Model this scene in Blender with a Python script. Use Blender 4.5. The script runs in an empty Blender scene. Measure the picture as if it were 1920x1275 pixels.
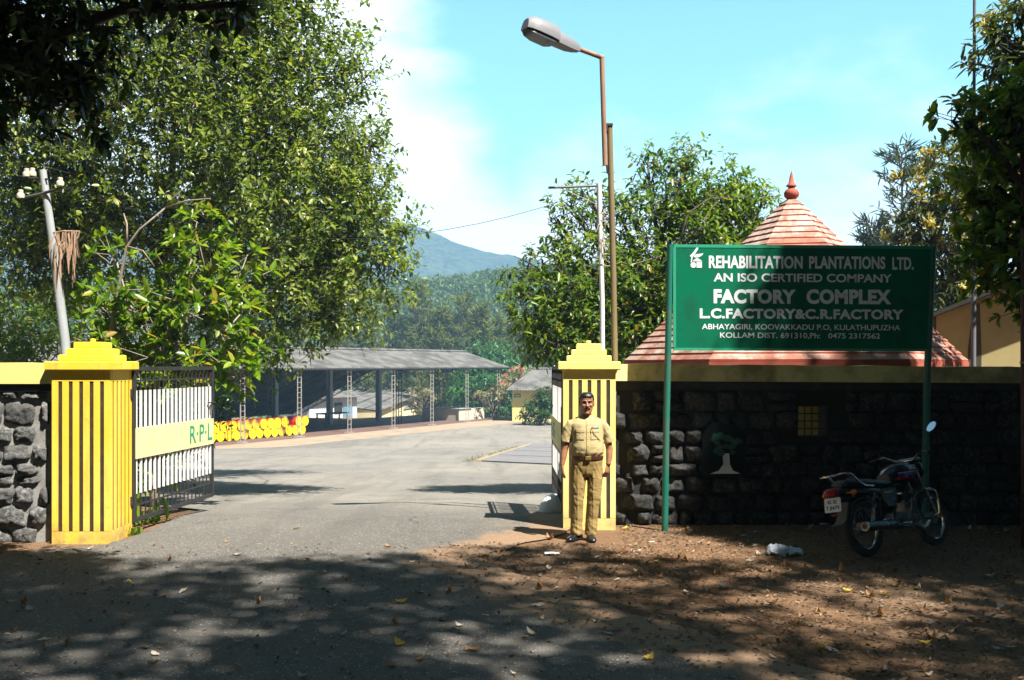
import bpy, math, random
import numpy as np
from mathutils import Vector, Matrix, noise as mnoise

# ------------------------------------------------------------------ camera, sky, sun, exposure
S = bpy.context.scene
COL = S.collection
F = 1900.0
HZ = 683.0
CH = 2.05
cam_d = bpy.data.cameras.new('camera')
cam = bpy.data.objects.new('camera', cam_d)
COL.objects.link(cam)
cam.location = (0, 0, CH)
cam.rotation_euler = (math.radians(90), 0, 0)
cam_d.sensor_width = 36.0
cam_d.lens = 36.0 * F / 1920.0
cam_d.shift_y = (HZ - 637.5) / 1920.0
cam_d.clip_start = 0.05
cam_d.clip_end = 4000
S.camera = cam

SLY = 0.48
SUN = Vector((0.46, -SLY, 1.0)).normalized()
sun_d = bpy.data.lights.new('sun', 'SUN')
sun_d.energy = 5.0
sun_d.angle = math.radians(0.5)
sun_d.color = (1.0, 0.955, 0.87)
sun = bpy.data.objects.new('sun', sun_d)
COL.objects.link(sun)
sun.rotation_euler = SUN.to_track_quat('Z', 'Y').to_euler()
sun.location = (20, -15, 40)

W = bpy.data.worlds.new('World')
S.world = W
W.use_nodes = True
wn, wl = W.node_tree.nodes, W.node_tree.links
wn.clear()
w_out = wn.new('ShaderNodeOutputWorld')
w_bg = wn.new('ShaderNodeBackground')
w_sky = wn.new('ShaderNodeTexSky')
w_sky.sky_type = 'NISHITA'
w_sky.sun_disc = False
w_sky.sun_elevation = math.asin(SUN.z)
w_sky.sun_rotation = math.atan2(SUN.x, SUN.y)
w_sky.air_density = 1.0
w_sky.dust_density = 0.6
w_sky.ozone_density = 1.0
w_tc = wn.new('ShaderNodeTexCoord')
w_sep = wn.new('ShaderNodeSeparateXYZ')
wl.new(w_tc.outputs['Generated'], w_sep.inputs[0])
w_map = wn.new('ShaderNodeMapping')
w_map.inputs['Scale'].default_value = (1.0, 1.0, 2.3)
w_map.inputs['Location'].default_value = (0.35, 0.1, 0.62)
wl.new(w_tc.outputs['Generated'], w_map.inputs[0])
w_no = wn.new('ShaderNodeTexNoise')
w_no.inputs['Scale'].default_value = 2.6
w_no.inputs['Detail'].default_value = 9
w_no.inputs['Roughness'].default_value = 0.56
wl.new(w_map.outputs[0], w_no.inputs['Vector'])
# more cloud low down and to the left, little overhead
w_el = wn.new('ShaderNodeMapRange')
w_el.inputs[1].default_value = 0.08; w_el.inputs[2].default_value = 0.30
w_el.inputs[3].default_value = 0.46; w_el.inputs[4].default_value = -0.12
wl.new(w_sep.outputs['Z'], w_el.inputs[0])
w_az = wn.new('ShaderNodeMapRange')
w_az.inputs[1].default_value = -0.16; w_az.inputs[2].default_value = 0.0
w_az.inputs[3].default_value = 0.38; w_az.inputs[4].default_value = -0.13
wl.new(w_sep.outputs['X'], w_az.inputs[0])
def wmath(op, a, b):
    n = wn.new('ShaderNodeMath'); n.operation = op
    for i, v in enumerate((a, b)):
        if isinstance(v, (int, float)): n.inputs[i].default_value = v
        else: wl.new(v, n.inputs[i])
    return n.outputs[0]
# the cloud bank stands to the north: none to the far left, behind or overhead
def wramp(sock, lo, hi, a, b):
    n = wn.new('ShaderNodeMapRange'); n.interpolation_type = 'SMOOTHSTEP'
    for i, v in ((1, lo), (2, hi), (3, a), (4, b)): n.inputs[i].default_value = v
    wl.new(sock, n.inputs[0]); return n.outputs[0]
w_far = wramp(w_sep.outputs['X'], -0.62, -0.38, -0.5, 0.0)
w_back = wramp(w_sep.outputs['Y'], 0.35, 0.75, -0.6, 0.0)
w_sum = wmath('ADD', wmath('ADD', w_no.outputs['Fac'], w_el.outputs[0]), wmath('ADD', w_az.outputs[0], wmath('ADD', w_far, w_back)))
w_north = wramp(w_sep.outputs['Y'], 0.1, 0.75, 0.38, 1.0)
w_cr = wn.new('ShaderNodeMapRange')
w_cr.interpolation_type = 'SMOOTHSTEP'
w_cr.inputs[1].default_value = 0.46; w_cr.inputs[2].default_value = 0.72
wl.new(w_sum, w_cr.inputs[0])
w_tint = wn.new('ShaderNodeMix'); w_tint.data_type = 'RGBA'; w_tint.blend_type = 'MULTIPLY'
w_tint.inputs[0].default_value = 1.0
w_tint.inputs[7].default_value = (1.12, 2.0, 1.7, 1)
wl.new(w_sky.outputs[0], w_tint.inputs[6])
w_zen = wn.new('ShaderNodeMapRange'); w_zen.interpolation_type = 'SMOOTHSTEP'
w_zen.inputs[1].default_value = 0.30; w_zen.inputs[2].default_value = 0.62
w_zen.inputs[3].default_value = 1.0; w_zen.inputs[4].default_value = 0.14
wl.new(w_sep.outputs['Z'], w_zen.inputs[0])
w_deep = wn.new('ShaderNodeMix'); w_deep.data_type = 'RGBA'; w_deep.blend_type = 'MULTIPLY'
w_deep.inputs[0].default_value = 1.0
wl.new(w_tint.outputs[2], w_deep.inputs[6]); wl.new(wmath('MULTIPLY', w_zen.outputs[0], w_north), w_deep.inputs[7])
w_mix = wn.new('ShaderNodeMix'); w_mix.data_type = 'RGBA'
wl.new(w_cr.outputs[0], w_mix.inputs[0])
wl.new(w_deep.outputs[2], w_mix.inputs[6])
w_mix.inputs[7].default_value = (10.5, 11.5, 11.8, 1)
wl.new(w_mix.outputs[2], w_bg.inputs['Color'])
w_bg.inputs['Strength'].default_value = 0.055
wl.new(w_bg.outputs[0], w_out.inputs['Surface'])

S.view_settings.view_transform = 'Standard'
S.view_settings.look = 'None'
S.view_settings.gamma = 1.0
S.view_settings.exposure = 1.66
S.render.engine = 'CYCLES'
S.cycles.use_denoising = True
S.cycles.max_bounces = 6
S.cycles.diffuse_bounces = 2
S.cycles.glossy_bounces = 3
S.cycles.transmission_bounces = 4
S.cycles.transparent_max_bounces = 6
S.cycles.volume_bounces = 0
S.cycles.caustics_reflective = False
S.cycles.caustics_refractive = False

rnd = random.Random(7)
R = math.radians

# ------------------------------------------------------------------ helpers
def at(x, y, Y):
    """pixel of the 1920 px photograph at distance Y -> point"""
    return Vector(((x - 960) / F * Y, Y, CH + (HZ - y) / F * Y))

def gz(Y):
    """height of the ground: level to the gate, then the yard falls away"""
    if Y < 13.5: return 0.0
    t = min(1.0, (Y - 13.5) / 44.0)
    s = t + 0.06 * math.sin(math.pi * t) * (1 - t)
    return -2.67 * s

def tag(o, label=None, cat=None, group=None, kind=None):
    if label: o['label'] = label
    if cat: o['category'] = cat
    if group: o['group'] = group
    if kind: o['kind'] = kind
    return o

def thing(name, label, cat, loc=(0, 0, 0), rot=(0, 0, 0), group=None):
    o = bpy.data.objects.new(name, None)
    o.empty_display_size = 0.2
    COL.objects.link(o)
    o.location = loc
    o.rotation_euler = rot
    return tag(o, label, cat, group)

class MB:
    """collects shapes, builds ONE mesh object"""
    def __init__(self):
        self.v = []; self.f = []; self.m = []
        self.xf = None
    def vert(self, p):
        p = Vector(p)
        if self.xf is not None: p = self.xf @ p
        self.v.append(p[:]); return len(self.v) - 1
    def face(self, idx, m=0):
        self.f.append(tuple(idx)); self.m.append(m)
    def poly(self, pts, m=0):
        self.face([self.vert(p) for p in pts], m)
    def box(self, lo, hi, m=0, bev=0.0):
        x0, y0, z0 = lo; x1, y1, z1 = hi
        if bev <= 0:
            i = [self.vert(p) for p in ((x0,y0,z0),(x1,y0,z0),(x1,y1,z0),(x0,y1,z0),(x0,y0,z1),(x1,y0,z1),(x1,y1,z1),(x0,y1,z1))]
            for q in ((0,3,2,1),(4,5,6,7),(0,1,5,4),(1,2,6,5),(2,3,7,6),(3,0,4,7)):
                self.face([i[k] for k in q], m)
        else:
            b = bev
            self.rings([[(x0+b,y0+b),(x1-b,y0+b),(x1-b,y1-b),(x0+b,y1-b)],
                        [(x0,y0),(x1,y0),(x1,y1),(x0,y1)],
                        [(x0,y0),(x1,y0),(x1,y1),(x0,y1)],
                        [(x0+b,y0+b),(x1-b,y0+b),(x1-b,y1-b),(x0+b,y1-b)]],
                       [z0, z0+b, z1-b, z1], m)
    def rings(self, loops, zs, m=0, cap=True):
        ids = [[self.vert((p[0], p[1], z)) for p in lp] for lp, z in zip(loops, zs)]
        self.bridge(ids, m, cap)
    def bridge(self, ids, m=0, cap=True, closed=True):
        for a, b in zip(ids[:-1], ids[1:]):
            n = len(a)
            for k in range(n if closed else n - 1):
                k2 = (k + 1) % n
                self.face((a[k], a[k2], b[k2], b[k]), m)
        if cap:
            self.face(tuple(reversed(ids[0])), m); self.face(tuple(ids[-1]), m)
    def tube(self, pts, rad, n=8, m=0, cap=True, side=None, squash=None):
        """round or elliptic tube; rad = number, list, or list of (a, b); side = direction of the a axis"""
        pts = [Vector(p) for p in pts]
        if not isinstance(rad, (list, tuple)): rad = [rad] * len(pts)
        ids = []; prev = None
        for i, p in enumerate(pts):
            if i == 0: t = pts[1] - p
            elif i == len(pts) - 1: t = p - pts[i-1]
            else: t = (pts[i+1] - p).normalized() + (p - pts[i-1]).normalized()
            if t.length < 1e-9: t = Vector((0, 0, 1))
            t.normalize()
            if side is not None: a = Vector(side)
            elif prev is not None: a = prev
            else: a = Vector((1, 0, 0)) if abs(t.x) < 0.8 else Vector((0, 1, 0))
            a = a - t * a.dot(t)
            if a.length < 1e-6: a = t.orthogonal()
            a.normalize(); prev = a; b = t.cross(a)
            r = rad[i]
            ra, rb = (r if isinstance(r, (list, tuple)) else (r, r))
            ids.append([self.vert(p + a * (ra * math.cos(2*math.pi*k/n)) + b * (rb * math.sin(2*math.pi*k/n))) for k in range(n)])
        self.bridge(ids, m, cap)
    def cyl(self, p0, p1, r, n=16, m=0, r1=None):
        self.tube([p0, p1], [r, r if r1 is None else r1], n, m)
    def lathe(self, prof, c=(0, 0, 0), n=20, m=0, axis='z', cap=True):
        ids = []
        for r, h in prof:
            ring = []
            for k in range(n):
                a = 2 * math.pi * k / n
                x, y = r * math.cos(a), r * math.sin(a)
                if axis == 'z': p = (c[0]+x, c[1]+y, c[2]+h)
                elif axis == 'y': p = (c[0]+x, c[1]+h, c[2]+y)
                else: p = (c[0]+h, c[1]+x, c[2]+y)
                ring.append(self.vert(p))
            ids.append(ring)
        self.bridge(ids, m, cap)
    def sphere(self, c, r, n=12, k=8, m=0):
        rx, ry, rz = r if isinstance(r, (list, tuple)) else (r, r, r)
        ids = []
        for j in range(1, k):
            th = math.pi * j / k
            ids.append([self.vert((c[0]+rx*math.sin(th)*math.cos(2*math.pi*i/n), c[1]+ry*math.sin(th)*math.sin(2*math.pi*i/n), c[2]-rz*math.cos(th))) for i in range(n)])
        self.bridge(ids, m, True)
    def prism(self, poly, y0, y1, m=0):
        """polygon in (x, z), extruded along y"""
        a = [self.vert((p[0], y0, p[1])) for p in poly]
        b = [self.vert((p[0], y1, p[1])) for p in poly]
        self.bridge([a, b], m, True)
    def build(self, name, mats, parent=None, smooth=False, local=False, angle=None):
        me = bpy.data.meshes.new(name)
        me.from_pydata(self.v, [], self.f)
        if not isinstance(mats, (list, tuple)): mats = [mats]
        for x in mats: me.materials.append(x)
        if any(self.m): me.polygons.foreach_set('material_index', self.m)
        if smooth: me.polygons.foreach_set('use_smooth', [True] * len(self.f))
        me.update()
        if smooth:
            me.set_sharp_from_angle(angle=R(angle or 40))
        return link(name, me, parent, local)

def link(name, me, parent=None, local=False):
    o = bpy.data.objects.new(name, me)
    COL.objects.link(o)
    if parent is not None:
        o.parent = parent
        if not local:
            mw = Matrix.LocRotScale(parent.location, parent.rotation_euler, parent.scale)
            o.matrix_parent_inverse = mw.inverted() if parent.parent is None else Matrix.Identity(4)
    return o

def copy_tree(o, parent=None):
    c = o.copy(); COL.objects.link(c)
    if parent is not None: c.parent = parent
    for ch in [x for x in o.children]:
        copy_tree(ch, c)
    return c

def np_mesh(name, V, Q, mat, parent=None, local=False, smooth=False, tri=False):
    """numpy verts and quads (or tris) -> object"""
    me = bpy.data.meshes.new(name)
    k = 3 if tri else 4
    me.vertices.add(len(V)); me.vertices.foreach_set('co', np.asarray(V, dtype=np.float32).ravel())
    me.loops.add(len(Q) * k); me.loops.foreach_set('vertex_index', np.asarray(Q, dtype=np.int32).ravel())
    me.polygons.add(len(Q)); me.polygons.foreach_set('loop_start', np.arange(0, len(Q) * k, k, dtype=np.int32))
    me.polygons.foreach_set('loop_total', np.full(len(Q), k, dtype=np.int32))
    for x in (mat if isinstance(mat, (list, tuple)) else [mat]): me.materials.append(x)
    me.update(calc_edges=True); me.validate()
    if smooth: me.polygons.foreach_set('use_smooth', np.ones(len(Q), dtype=bool))
    return link(name, me, parent, local)

# ------------------------------------------------------------------ materials
class NT:
    def __init__(self, name):
        self.mat = bpy.data.materials.new(name); self.mat.use_nodes = True
        self.t = self.mat.node_tree; self.n = self.t.nodes; self.l = self.t.links
        self.n.clear()
        self.out = self.n.new('ShaderNodeOutputMaterial')
        self.p = self.n.new('ShaderNodeBsdfPrincipled')
        self.l.new(self.p.outputs[0], self.out.inputs['Surface'])
        self.tc = None
    def coord(self, which='Object'):
        if self.tc is None: self.tc = self.n.new('ShaderNodeTexCoord')
        return self.tc.outputs[which]
    def put(self, sock, v):
        if isinstance(v, (int, float)): sock.default_value = v
        elif isinstance(v, (tuple, list)): sock.default_value = (*v, 1) if len(v) == 3 and sock.type == 'RGBA' else v
        else: self.l.new(v, sock)
    def noise(self, scale, detail=4, rough=0.55, vec=None, dist=0.0, stretch=None):
        x = self.n.new('ShaderNodeTexNoise')
        x.inputs['Scale'].default_value = scale; x.inputs['Detail'].default_value = detail
        x.inputs['Roughness'].default_value = rough; x.inputs['Distortion'].default_value = dist
        v = vec if vec is not None else self.coord()
        if stretch:
            mp = self.n.new('ShaderNodeMapping'); mp.inputs['Scale'].default_value = stretch
            self.l.new(v, mp.inputs[0]); v = mp.outputs[0]
        self.l.new(v, x.inputs['Vector'])
        return x.outputs['Fac']
    def voro(self, scale, feature='F1', out='Distance', stretch=None):
        x = self.n.new('ShaderNodeTexVoronoi'); x.feature = feature
        x.inputs['Scale'].default_value = scale
        v = self.coord()
        if stretch:
            mp = self.n.new('ShaderNodeMapping'); mp.inputs['Scale'].default_value = stretch
            self.l.new(v, mp.inputs[0]); v = mp.outputs[0]
        self.l.new(v, x.inputs['Vector'])
        return x.outputs[out]
    def ramp(self, fac, lo, hi, a=0.0, b=1.0, smooth=False):
        x = self.n.new('ShaderNodeMapRange')
        if smooth: x.interpolation_type = 'SMOOTHSTEP'
        for i, v in ((1, lo), (2, hi), (3, a), (4, b)): x.inputs[i].default_value = v
        self.l.new(fac, x.inputs[0]); return x.outputs[0]
    def mix(self, fac, a, b, mode='MIX'):
        x = self.n.new('ShaderNodeMix'); x.data_type = 'RGBA'; x.blend_type = mode
        self.put(x.inputs[0], fac); self.put(x.inputs[6], a); self.put(x.inputs[7], b)
        return x.outputs[2]
    def math(self, op, a, b=0.0):
        x = self.n.new('ShaderNodeMath'); x.operation = op
        self.put(x.inputs[0], a); self.put(x.inputs[1], b); return x.outputs[0]
    def bump(self, h, strength=0.3, dist=0.02, prev=None):
        x = self.n.new('ShaderNodeBump'); x.inputs['Strength'].default_value = strength
        x.inputs['Distance'].default_value = dist
        self.l.new(h, x.inputs['Height'])
        if prev is not None: self.l.new(prev, x.inputs['Normal'])
        return x.outputs[0]
    def attr(self, name):
        x = self.n.new('ShaderNodeAttribute'); x.attribute_name = name; return x.outputs['Fac']
    def set(self, color=None, rough=None, metal=None, normal=None, spec=None, coat=None):
        if color is not None: self.put(self.p.inputs['Base Color'], color)
        if rough is not None: self.put(self.p.inputs['Roughness'], rough)
        if metal is not None: self.put(self.p.inputs['Metallic'], metal)
        if normal is not None: self.l.new(normal, self.p.inputs['Normal'])
        if spec is not None: self.p.inputs['Specular IOR Level'].default_value = spec
        if coat is not None: self.p.inputs['Coat Weight'].default_value = coat
        return self.mat

def worn(name, base, dirt, scale=3.0, amount=0.5, rough=0.6, metal=0.0, bump=0.1, fine=60, streak=None, spec=0.5, lo=0.42, hi=0.75):
    """a paint or stone colour with patchy wear and fine grain"""
    k = NT(name)
    n1 = k.noise(scale, 6, 0.6, stretch=streak)
    n2 = k.noise(fine, 3, 0.6)
    f = k.math('MULTIPLY', k.ramp(n1, lo, hi, 0, 1, True), amount)
    c = k.mix(f, base, dirt)
    c = k.mix(k.ramp(n2, 0.3, 0.7, 0.0, 0.25), c, tuple(x * 0.6 for x in base))
    r = k.ramp(n1, 0.3, 0.7, max(0, rough - 0.12), min(1, rough + 0.12))
    nm = k.bump(n2, bump, 0.01)
    return k.set(c, r, metal, nm, spec)

def leafmat(name, a, b, c, trans=0.35, rough=0.45, yellow=None, yf=0.03):
    k = NT(name)
    g = k.n.new('ShaderNodeNewGeometry')
    rpi = g.outputs['Random Per Island']
    x = k.n.new('ShaderNodeValToRGB')
    e = x.color_ramp.elements
    e[0].position = 0.0; e[0].color = (*a, 1)
    e[1].position = 1.0; e[1].color = (*c, 1)
    q = e.new(0.5); q.color = (*b, 1)
    if yellow:
        q2 = e.new(1.0 - yf - 0.01); q2.color = (*c, 1)
        e[-1].color = (*yellow, 1)
    k.l.new(rpi, x.inputs[0])
    col = k.mix(k.ramp(k.noise(0.6, 2), 0.35, 0.65, 0.0, 0.4), x.outputs[0], tuple(v * 0.55 for v in a))
    k.set(col, rough, spec=0.4)
    tr = k.n.new('ShaderNodeBsdfTranslucent')
    k.l.new(k.mix(1.0, col, (1.5, 1.6, 0.6), 'MULTIPLY'), tr.inputs['Color'])
    ms = k.n.new('ShaderNodeMixShader'); ms.inputs[0].default_value = trans
    k.l.new(k.p.outputs[0], ms.inputs[1]); k.l.new(tr.outputs[0], ms.inputs[2])
    k.l.new(ms.outputs[0], k.out.inputs['Surface'])
    return k.mat

M = {}
def painted_masonry(name, base, faded, dirt):
    k = NT(name)
    n1 = k.noise(2.2, 6, 0.62, stretch=(1, 1, 0.3)); n2 = k.noise(9, 5, 0.65, stretch=(1, 1, 0.12)); n3 = k.noise(70, 3, 0.6); n4 = k.noise(5, 6, 0.7)
    c = k.mix(k.ramp(n1, 0.38, 0.68, 0, 0.75, True), base, faded)
    c = k.mix(k.ramp(n2, 0.54, 0.74, 0, 0.62), c, dirt)
    c = k.mix(k.ramp(k.noise(26, 5, 0.7), 0.67, 0.70, 0, 0.8), c, (0.30, 0.26, 0.20))
    c = k.mix(k.ramp(n4, 0.62, 0.72, 0, 0.5), c, tuple(x * 0.7 for x in dirt))
    sp_ = k.n.new('ShaderNodeSeparateXYZ'); k.l.new(k.coord(), sp_.inputs[0])
    mud = k.math('MULTIPLY', k.ramp(sp_.outputs['Z'], 0.02, 0.26, 1, 0), k.ramp(n4, 0.34, 0.6, 0.1, 1))
    c = k.mix(k.math('MULTIPLY', mud, 0.75), c, (0.30, 0.20, 0.10))
    return k.set(c, k.ramp(n1, 0.3, 0.7, 0.5, 0.8), 0, k.bump(n3, 0.25, 0.004, k.bump(n4, 0.25, 0.012)), 0.35)
M['yellow'] = painted_masonry('yellow_paint', (0.86, 0.555, 0.04), (0.84, 0.62, 0.13), (0.48, 0.27, 0.04))
M['yellow_pale'] = painted_masonry('pale_yellow_paint', (0.87, 0.70, 0.19), (0.86, 0.75, 0.34), (0.6, 0.43, 0.12))
M['cream'] = worn('cream_paint', (0.82, 0.72, 0.36), (0.6, 0.5, 0.22), 2.5, 0.5, 0.55)
M['groove'] = worn('dark_groove', (0.035, 0.022, 0.012), (0.10, 0.07, 0.03), 9, 0.6, 0.8)
M['coping_lit'] = worn('yellow_coping', (0.84, 0.68, 0.22), (0.55, 0.42, 0.14), 3.5, 0.5, 0.7, bump=0.2)
M['coping_old'] = worn('weathered_coping', (0.78, 0.68, 0.33), (0.24, 0.21, 0.10), 2.6, 0.9, 0.85, bump=0.35, fine=45, lo=0.36, hi=0.68)
M['black_iron'] = worn('black_iron', (0.022, 0.022, 0.024), (0.09, 0.06, 0.045), 6, 0.4, 0.5, spec=0.5)
M['white_paint'] = worn('white_bar_paint', (0.80, 0.80, 0.80), (0.55, 0.52, 0.48), 5, 0.5, 0.5)
M['green_letter'] = worn('green_letter_paint', (0.02, 0.30, 0.14), (0.01, 0.2, 0.1), 5, 0.4, 0.5)

def stone_mat(name, a, b, c, moss=0.0):
    k = NT(name)
    n1 = k.noise(1.7, 2, 0.5); n2 = k.noise(22, 7, 0.68); n3 = k.noise(75, 4, 0.7)
    col = k.mix(k.ramp(n1, 0.35, 0.65), a, b)
    col = k.mix(k.ramp(n2, 0.46, 0.72, 0, 0.9), col, c)
    col = k.mix(k.ramp(n3, 0.52, 0.7, 0, 0.6), col, tuple(x * 0.25 for x in a))
    g_ = k.n.new('ShaderNodeNewGeometry')
    col = k.mix(k.ramp(g_.outputs['Random Per Island'], 0, 1, 0, 0.65), col, tuple(x * 0.45 for x in b))
    nm = k.bump(n2, 0.9, 0.035); nm = k.bump(n3, 0.6, 0.012, nm)
    return k.set(col, 0.88, 0, nm, 0.3)
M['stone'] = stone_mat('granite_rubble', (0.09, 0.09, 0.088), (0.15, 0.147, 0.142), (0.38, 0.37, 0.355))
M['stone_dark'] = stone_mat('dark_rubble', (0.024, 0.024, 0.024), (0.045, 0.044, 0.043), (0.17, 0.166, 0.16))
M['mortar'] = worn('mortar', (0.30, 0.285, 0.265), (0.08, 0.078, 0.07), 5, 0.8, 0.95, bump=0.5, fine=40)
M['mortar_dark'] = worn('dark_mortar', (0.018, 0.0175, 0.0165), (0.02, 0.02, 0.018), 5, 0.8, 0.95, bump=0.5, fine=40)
M['coping_shadow'] = worn('painted_coping_shadow', (0.03, 0.03, 0.03), (0.10, 0.095, 0.08), 6, 0.6, 0.9, bump=0.3)  # near-black colour painted in for the shade under the copings

M['bark'] = worn('bark', (0.10, 0.075, 0.055), (0.19, 0.16, 0.13), 4, 0.7, 0.9, bump=0.8, fine=30, streak=(1, 1, 0.25))
M['bark_dark'] = worn('dark_bark', (0.035, 0.028, 0.022), (0.08, 0.065, 0.05), 4, 0.7, 0.9, bump=0.8, fine=30, streak=(1, 1, 0.25))
M['bark_pale'] = worn('pale_bark', (0.30, 0.25, 0.20), (0.15, 0.12, 0.09), 4, 0.6, 0.9, bump=0.6, fine=30)
M['leaf_olive'] = leafmat('olive_leaf', (0.06, 0.11, 0.014), (0.165, 0.23, 0.03), (0.36, 0.4, 0.1), 0.42, 0.32, (0.34, 0.27, 0.04), 0.02)
M['leaf_bright'] = leafmat('bright_leaf', (0.06, 0.15, 0.01), (0.15, 0.26, 0.016), (0.3, 0.36, 0.025), 0.42, 0.32, (0.42, 0.24, 0.03), 0.05)
M['leaf_mid'] = leafmat('mid_leaf', (0.045, 0.11, 0.012), (0.125, 0.215, 0.02), (0.25, 0.33, 0.035), 0.42, 0.34, (0.40, 0.20, 0.03), 0.03)
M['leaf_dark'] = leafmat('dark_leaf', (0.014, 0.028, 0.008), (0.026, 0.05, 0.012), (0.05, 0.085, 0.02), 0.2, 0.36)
M['leaf_dark_green'] = leafmat('dark_green_leaf', (0.018, 0.055, 0.008), (0.04, 0.1, 0.012), (0.09, 0.17, 0.02), 0.32, 0.33)
M['leaf_fresh'] = leafmat('fresh_green_leaf', (0.022, 0.095, 0.016), (0.045, 0.16, 0.025), (0.08, 0.24, 0.035), 0.3, 0.38)
M['leaf_frangi'] = leafmat('frangipani_leaf', (0.22, 0.21, 0.09), (0.34, 0.31, 0.15), (0.46, 0.43, 0.24), 0.3, 0.5)
M['leaf_mango'] = leafmat('mango_leaf', (0.035, 0.055, 0.014), (0.075, 0.1, 0.024), (0.14, 0.16, 0.04), 0.32, 0.4)
M['flower_mango'] = leafmat('mango_blossom', (0.36, 0.27, 0.06), (0.50, 0.40, 0.11), (0.62, 0.52, 0.17), 0.3, 0.6)
M['needle'] = leafmat('casuarina_needle', (0.13, 0.17, 0.06), (0.2, 0.24, 0.09), (0.3, 0.32, 0.14), 0.5, 0.6)
M['needle_blue'] = leafmat('far_casuarina_needle', (0.035, 0.06, 0.05), (0.06, 0.09, 0.07), (0.09, 0.12, 0.09), 0.3, 0.6)
M['leaf_far'] = leafmat('far_wood_leaf', (0.07, 0.13, 0.06), (0.11, 0.18, 0.08), (0.16, 0.23, 0.1), 0.35, 0.6)
M['leaf_dry'] = leafmat('dry_leaf', (0.30, 0.15, 0.06), (0.42, 0.27, 0.14), (0.55, 0.42, 0.26), 0.1, 0.7)
M['leaf_pink'] = leafmat('pink_blossom', (0.6, 0.12, 0.15), (0.75, 0.2, 0.24), (0.8, 0.35, 0.35), 0.3, 0.6)

# ------------------------------------------------------------------ ground, road, yard
def ground_mat(name, soil):
    k = NT(name)
    n1 = k.noise(0.35, 5, 0.6); n2 = k.noise(3.2, 6, 0.65); n3 = k.noise(38, 5, 0.7); n4 = k.noise(160, 3, 0.6)
    c = k.mix(k.ramp(n2, 0.35, 0.68), soil, tuple(x * 0.62 for x in soil))
    c = k.mix(k.ramp(n1, 0.42, 0.66, 0, 0.55), c, (0.23, 0.165, 0.11))
    c = k.mix(k.ramp(n3, 0.54, 0.70, 0, 0.75), c, (0.34, 0.24, 0.155))
    c = k.mix(k.ramp(n4, 0.55, 0.68, 0, 0.7), c, (0.05, 0.035, 0.025))
    nm = k.bump(n3, 0.8, 0.03); nm = k.bump(n4, 0.7, 0.008, nm)
    return k.set(c, 0.95, 0, nm, 0.15), c
SOIL = (0.24, 0.135, 0.072)
M['soil'] = ground_mat('leafy_soil', SOIL)[0]

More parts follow.
